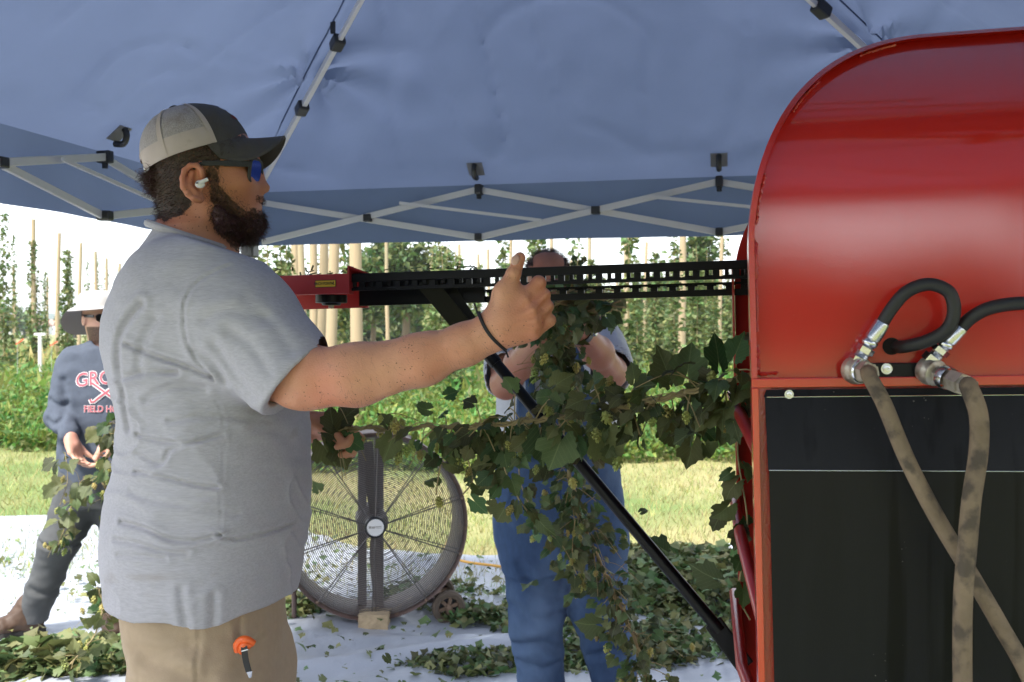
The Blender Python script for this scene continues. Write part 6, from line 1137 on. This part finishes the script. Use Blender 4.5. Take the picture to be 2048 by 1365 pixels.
# the bundle held up by the overalls man
B2 = [P(1165, 585, 2.62), P(1120, 640, 2.58), P(1110, 720, 2.60), P(1120, 810, 2.64), P(1132, 900, 2.70), P(1150, 1000, 2.76), P(1180, 1080, 2.80), P(1215, 1160, 2.84), P(1255, 1240, 2.88), P(1285, 1330, 2.92), P(1300, 1430, 2.95)]
hb2 = bine('thick trailing bundle of hop bines hanging from the overalls man hands', B2, 640, .025, .085, 55, 22, .005, down=.5, cs=.024, shoots=26, cam=.6)
strand(hb2, [P(1040, 870, 2.6), P(1040, 960, 2.62), P(1075, 1040, 2.64), P(1130, 1100, 2.68), P(1165, 1180, 2.7)], 46, .025, 41, 14, .05); strand(hb2, [P(1150, 1040, 2.7), P(1145, 1110, 2.7), P(1165, 1160, 2.72)], 18, .024, 42, 12, .035)
MBs = random.Random(8)
for i in range(34):                          # stems crossing under the chain
    a = P(MBs.uniform(1085, 1130), MBs.uniform(585, 625), 2.60+MBs.uniform(-.05, .05)); b = P(MBs.uniform(1170, 1255), MBs.uniform(578, 625), 2.60+MBs.uniform(-.08, .08)); m_ = a.lerp(b, .5)+Vector((0, 0, MBs.uniform(-.03, .03))); MB().tube(spline([a, m_, b], 5), .0025, 5).build('stem', 'stem', hb2)
for i in range(26): p = P(MBs.uniform(1110, 1230), MBs.uniform(585, 640), 2.58+MBs.uniform(-.06, .05)); put_leaf(hb2, p, (MBs.gauss(.6, .5), MBs.gauss(0, .3), MBs.gauss(-.5, .6)), (MBs.gauss(0, .5), -1, .4), MBs.uniform(.016, .034), MBs.choice([4, 4, 1, 2, 0]))
for i in range(90): p = P(MBs.uniform(1085, 1150), MBs.uniform(640, 820), 2.55+MBs.uniform(-.06, .05)); put_leaf(hb2, p, (MBs.gauss(0, .6), MBs.gauss(0, .3), MBs.gauss(-.5, .6)), (MBs.gauss(0, .5), -1, .4), MBs.uniform(.016, .03), MBs.choice([1, 5, 2, 0]))
for px, py in ((1150, 520), (1158, 528), (1165, 522), (1145, 532)): put_leaf(hb2, P(px, py+4, 2.6), (MBs.gauss(0, .6), 0, .6), (0, -1, .3), .013, 1)
MB().tube(spline([P(1140, 580, 2.6), P(1150, 550, 2.6), P(1155, 522, 2.6)], 4), .0018, 5).build('side_shoot', 'stem', hb2)
# bines in the striding man's hands
hb3 = bine('leafy bine bunched behind the grey shirt in the striding man hand', [P(236, 840, 4.15), P(225, 890, 4.15), P(205, 940, 4.17), P(215, 985, 4.2), P(240, 1010, 4.2)], 60, .042, .08, 12, 23, .004, cs=.03, shoots=6, cam=.6)
hb4 = bine('wispy hop shoot swinging before the striding man leg', [P(170, 955, 4.3), P(150, 985, 4.28), P(140, 1030, 4.28), P(122, 1075, 4.28), P(116, 1095, 4.28)], 16, .045, .05, 10, 24, .002, cs=.026, shoots=8, cam=.6)
strand(hb4, [P(130, 905, 4.35), P(135, 960, 4.3), P(120, 1010, 4.28)], 8, .05, 43, 3, .05)
hb5 = bine('hop shoot standing up from the left heap by the brown boot', [P(140, 1330, 3.9), P(190, 1270, 3.95), P(205, 1210, 4.0), P(195, 1175, 4.0)], 26, .042, .06, 14, 25, .003, down=.1, cs=.032, shoots=5)
hb6 = bine('pale stripped bine lying across the sheet behind the tan trousers', [Vector((*on_sheet(160, 1290), .05)), Vector((*on_sheet(230, 1305), .05)), Vector((*on_sheet(290, 1322), .05)), Vector((*on_sheet(360, 1345), .05))], 6, .05, .03, 0, 26, .005, shoots=2)
# loose leaves in the air
for i, (px, py, Y, s, v, lb) in enumerate([(1068, 1160, 2.3, .055, 3, 'pale leaf falling before the overalls man knee'), (1207, 1250, 1.9, .06, 3, 'pale leaf falling low before the denim shin'), (1276, 1095, 2.2, .04, 0, 'small leaf falling beside the brace tube'), (1335, 1108, 2.1, .06, 1, 'dark leaf falling right of the brace tube'), (1448, 1022, 1.8, .05, 4, 'dark curled leaf falling against the dry grass by the harvester'), (1445, 1165, 1.75, .07, 0, 'large dark leaf falling by the red intake edge'), (970, 1010, 2.4, .045, 5, 'leaf falling between the fan and the overalls'), (1278, 1026, 2.5, .03, 4, 'tiny leaf falling over the dry grass'), (585, 1348, 2.4, .045, 5, 'leaf falling behind the tan trousers'), (640, 985, 3.2, .05, 3, 'leaf falling before the left part of the fan'), (768, 1308, 2.3, .03, 4, 'small leaf falling over the bare sheet')]):
    rg = random.Random(60+i); o = link('falling_leaf', LEAF[v], None); s *= .6; t = Vector((rg.gauss(0, 1), rg.gauss(0, .5), rg.gauss(-.3, 1))).normalized(); n = Vector((rg.gauss(0, .5), -1, rg.gauss(.3, .5))); n = (n-t*n.dot(t)).normalized(); o.matrix_basis = Matrix.Translation(P(px, py, Y)) @ Matrix((t.cross(n), t, n)).transposed().to_4x4() @ Matrix.Scale(s, 4); tag(o, lb, 'leaf', 'loose leaves in the air')
# scraps lying on the conveyor box
rg = random.Random(77)
o = MB()
for i in range(46): t = rg.uniform(.50, .92); p = G(t, rg.uniform(.0, .05), .003+rg.random()**2*.012*(1 if t > .74 else .4)); o.bar(p, p+Vector((rg.gauss(0, .010), rg.gauss(0, .01), rg.gauss(.002, .004))), .003, .002)
tag(o.build('plant_scraps', 'litter', weld=False), 'dark plant scraps lying on the red conveyor end', 'plant scraps', kind='stuff')
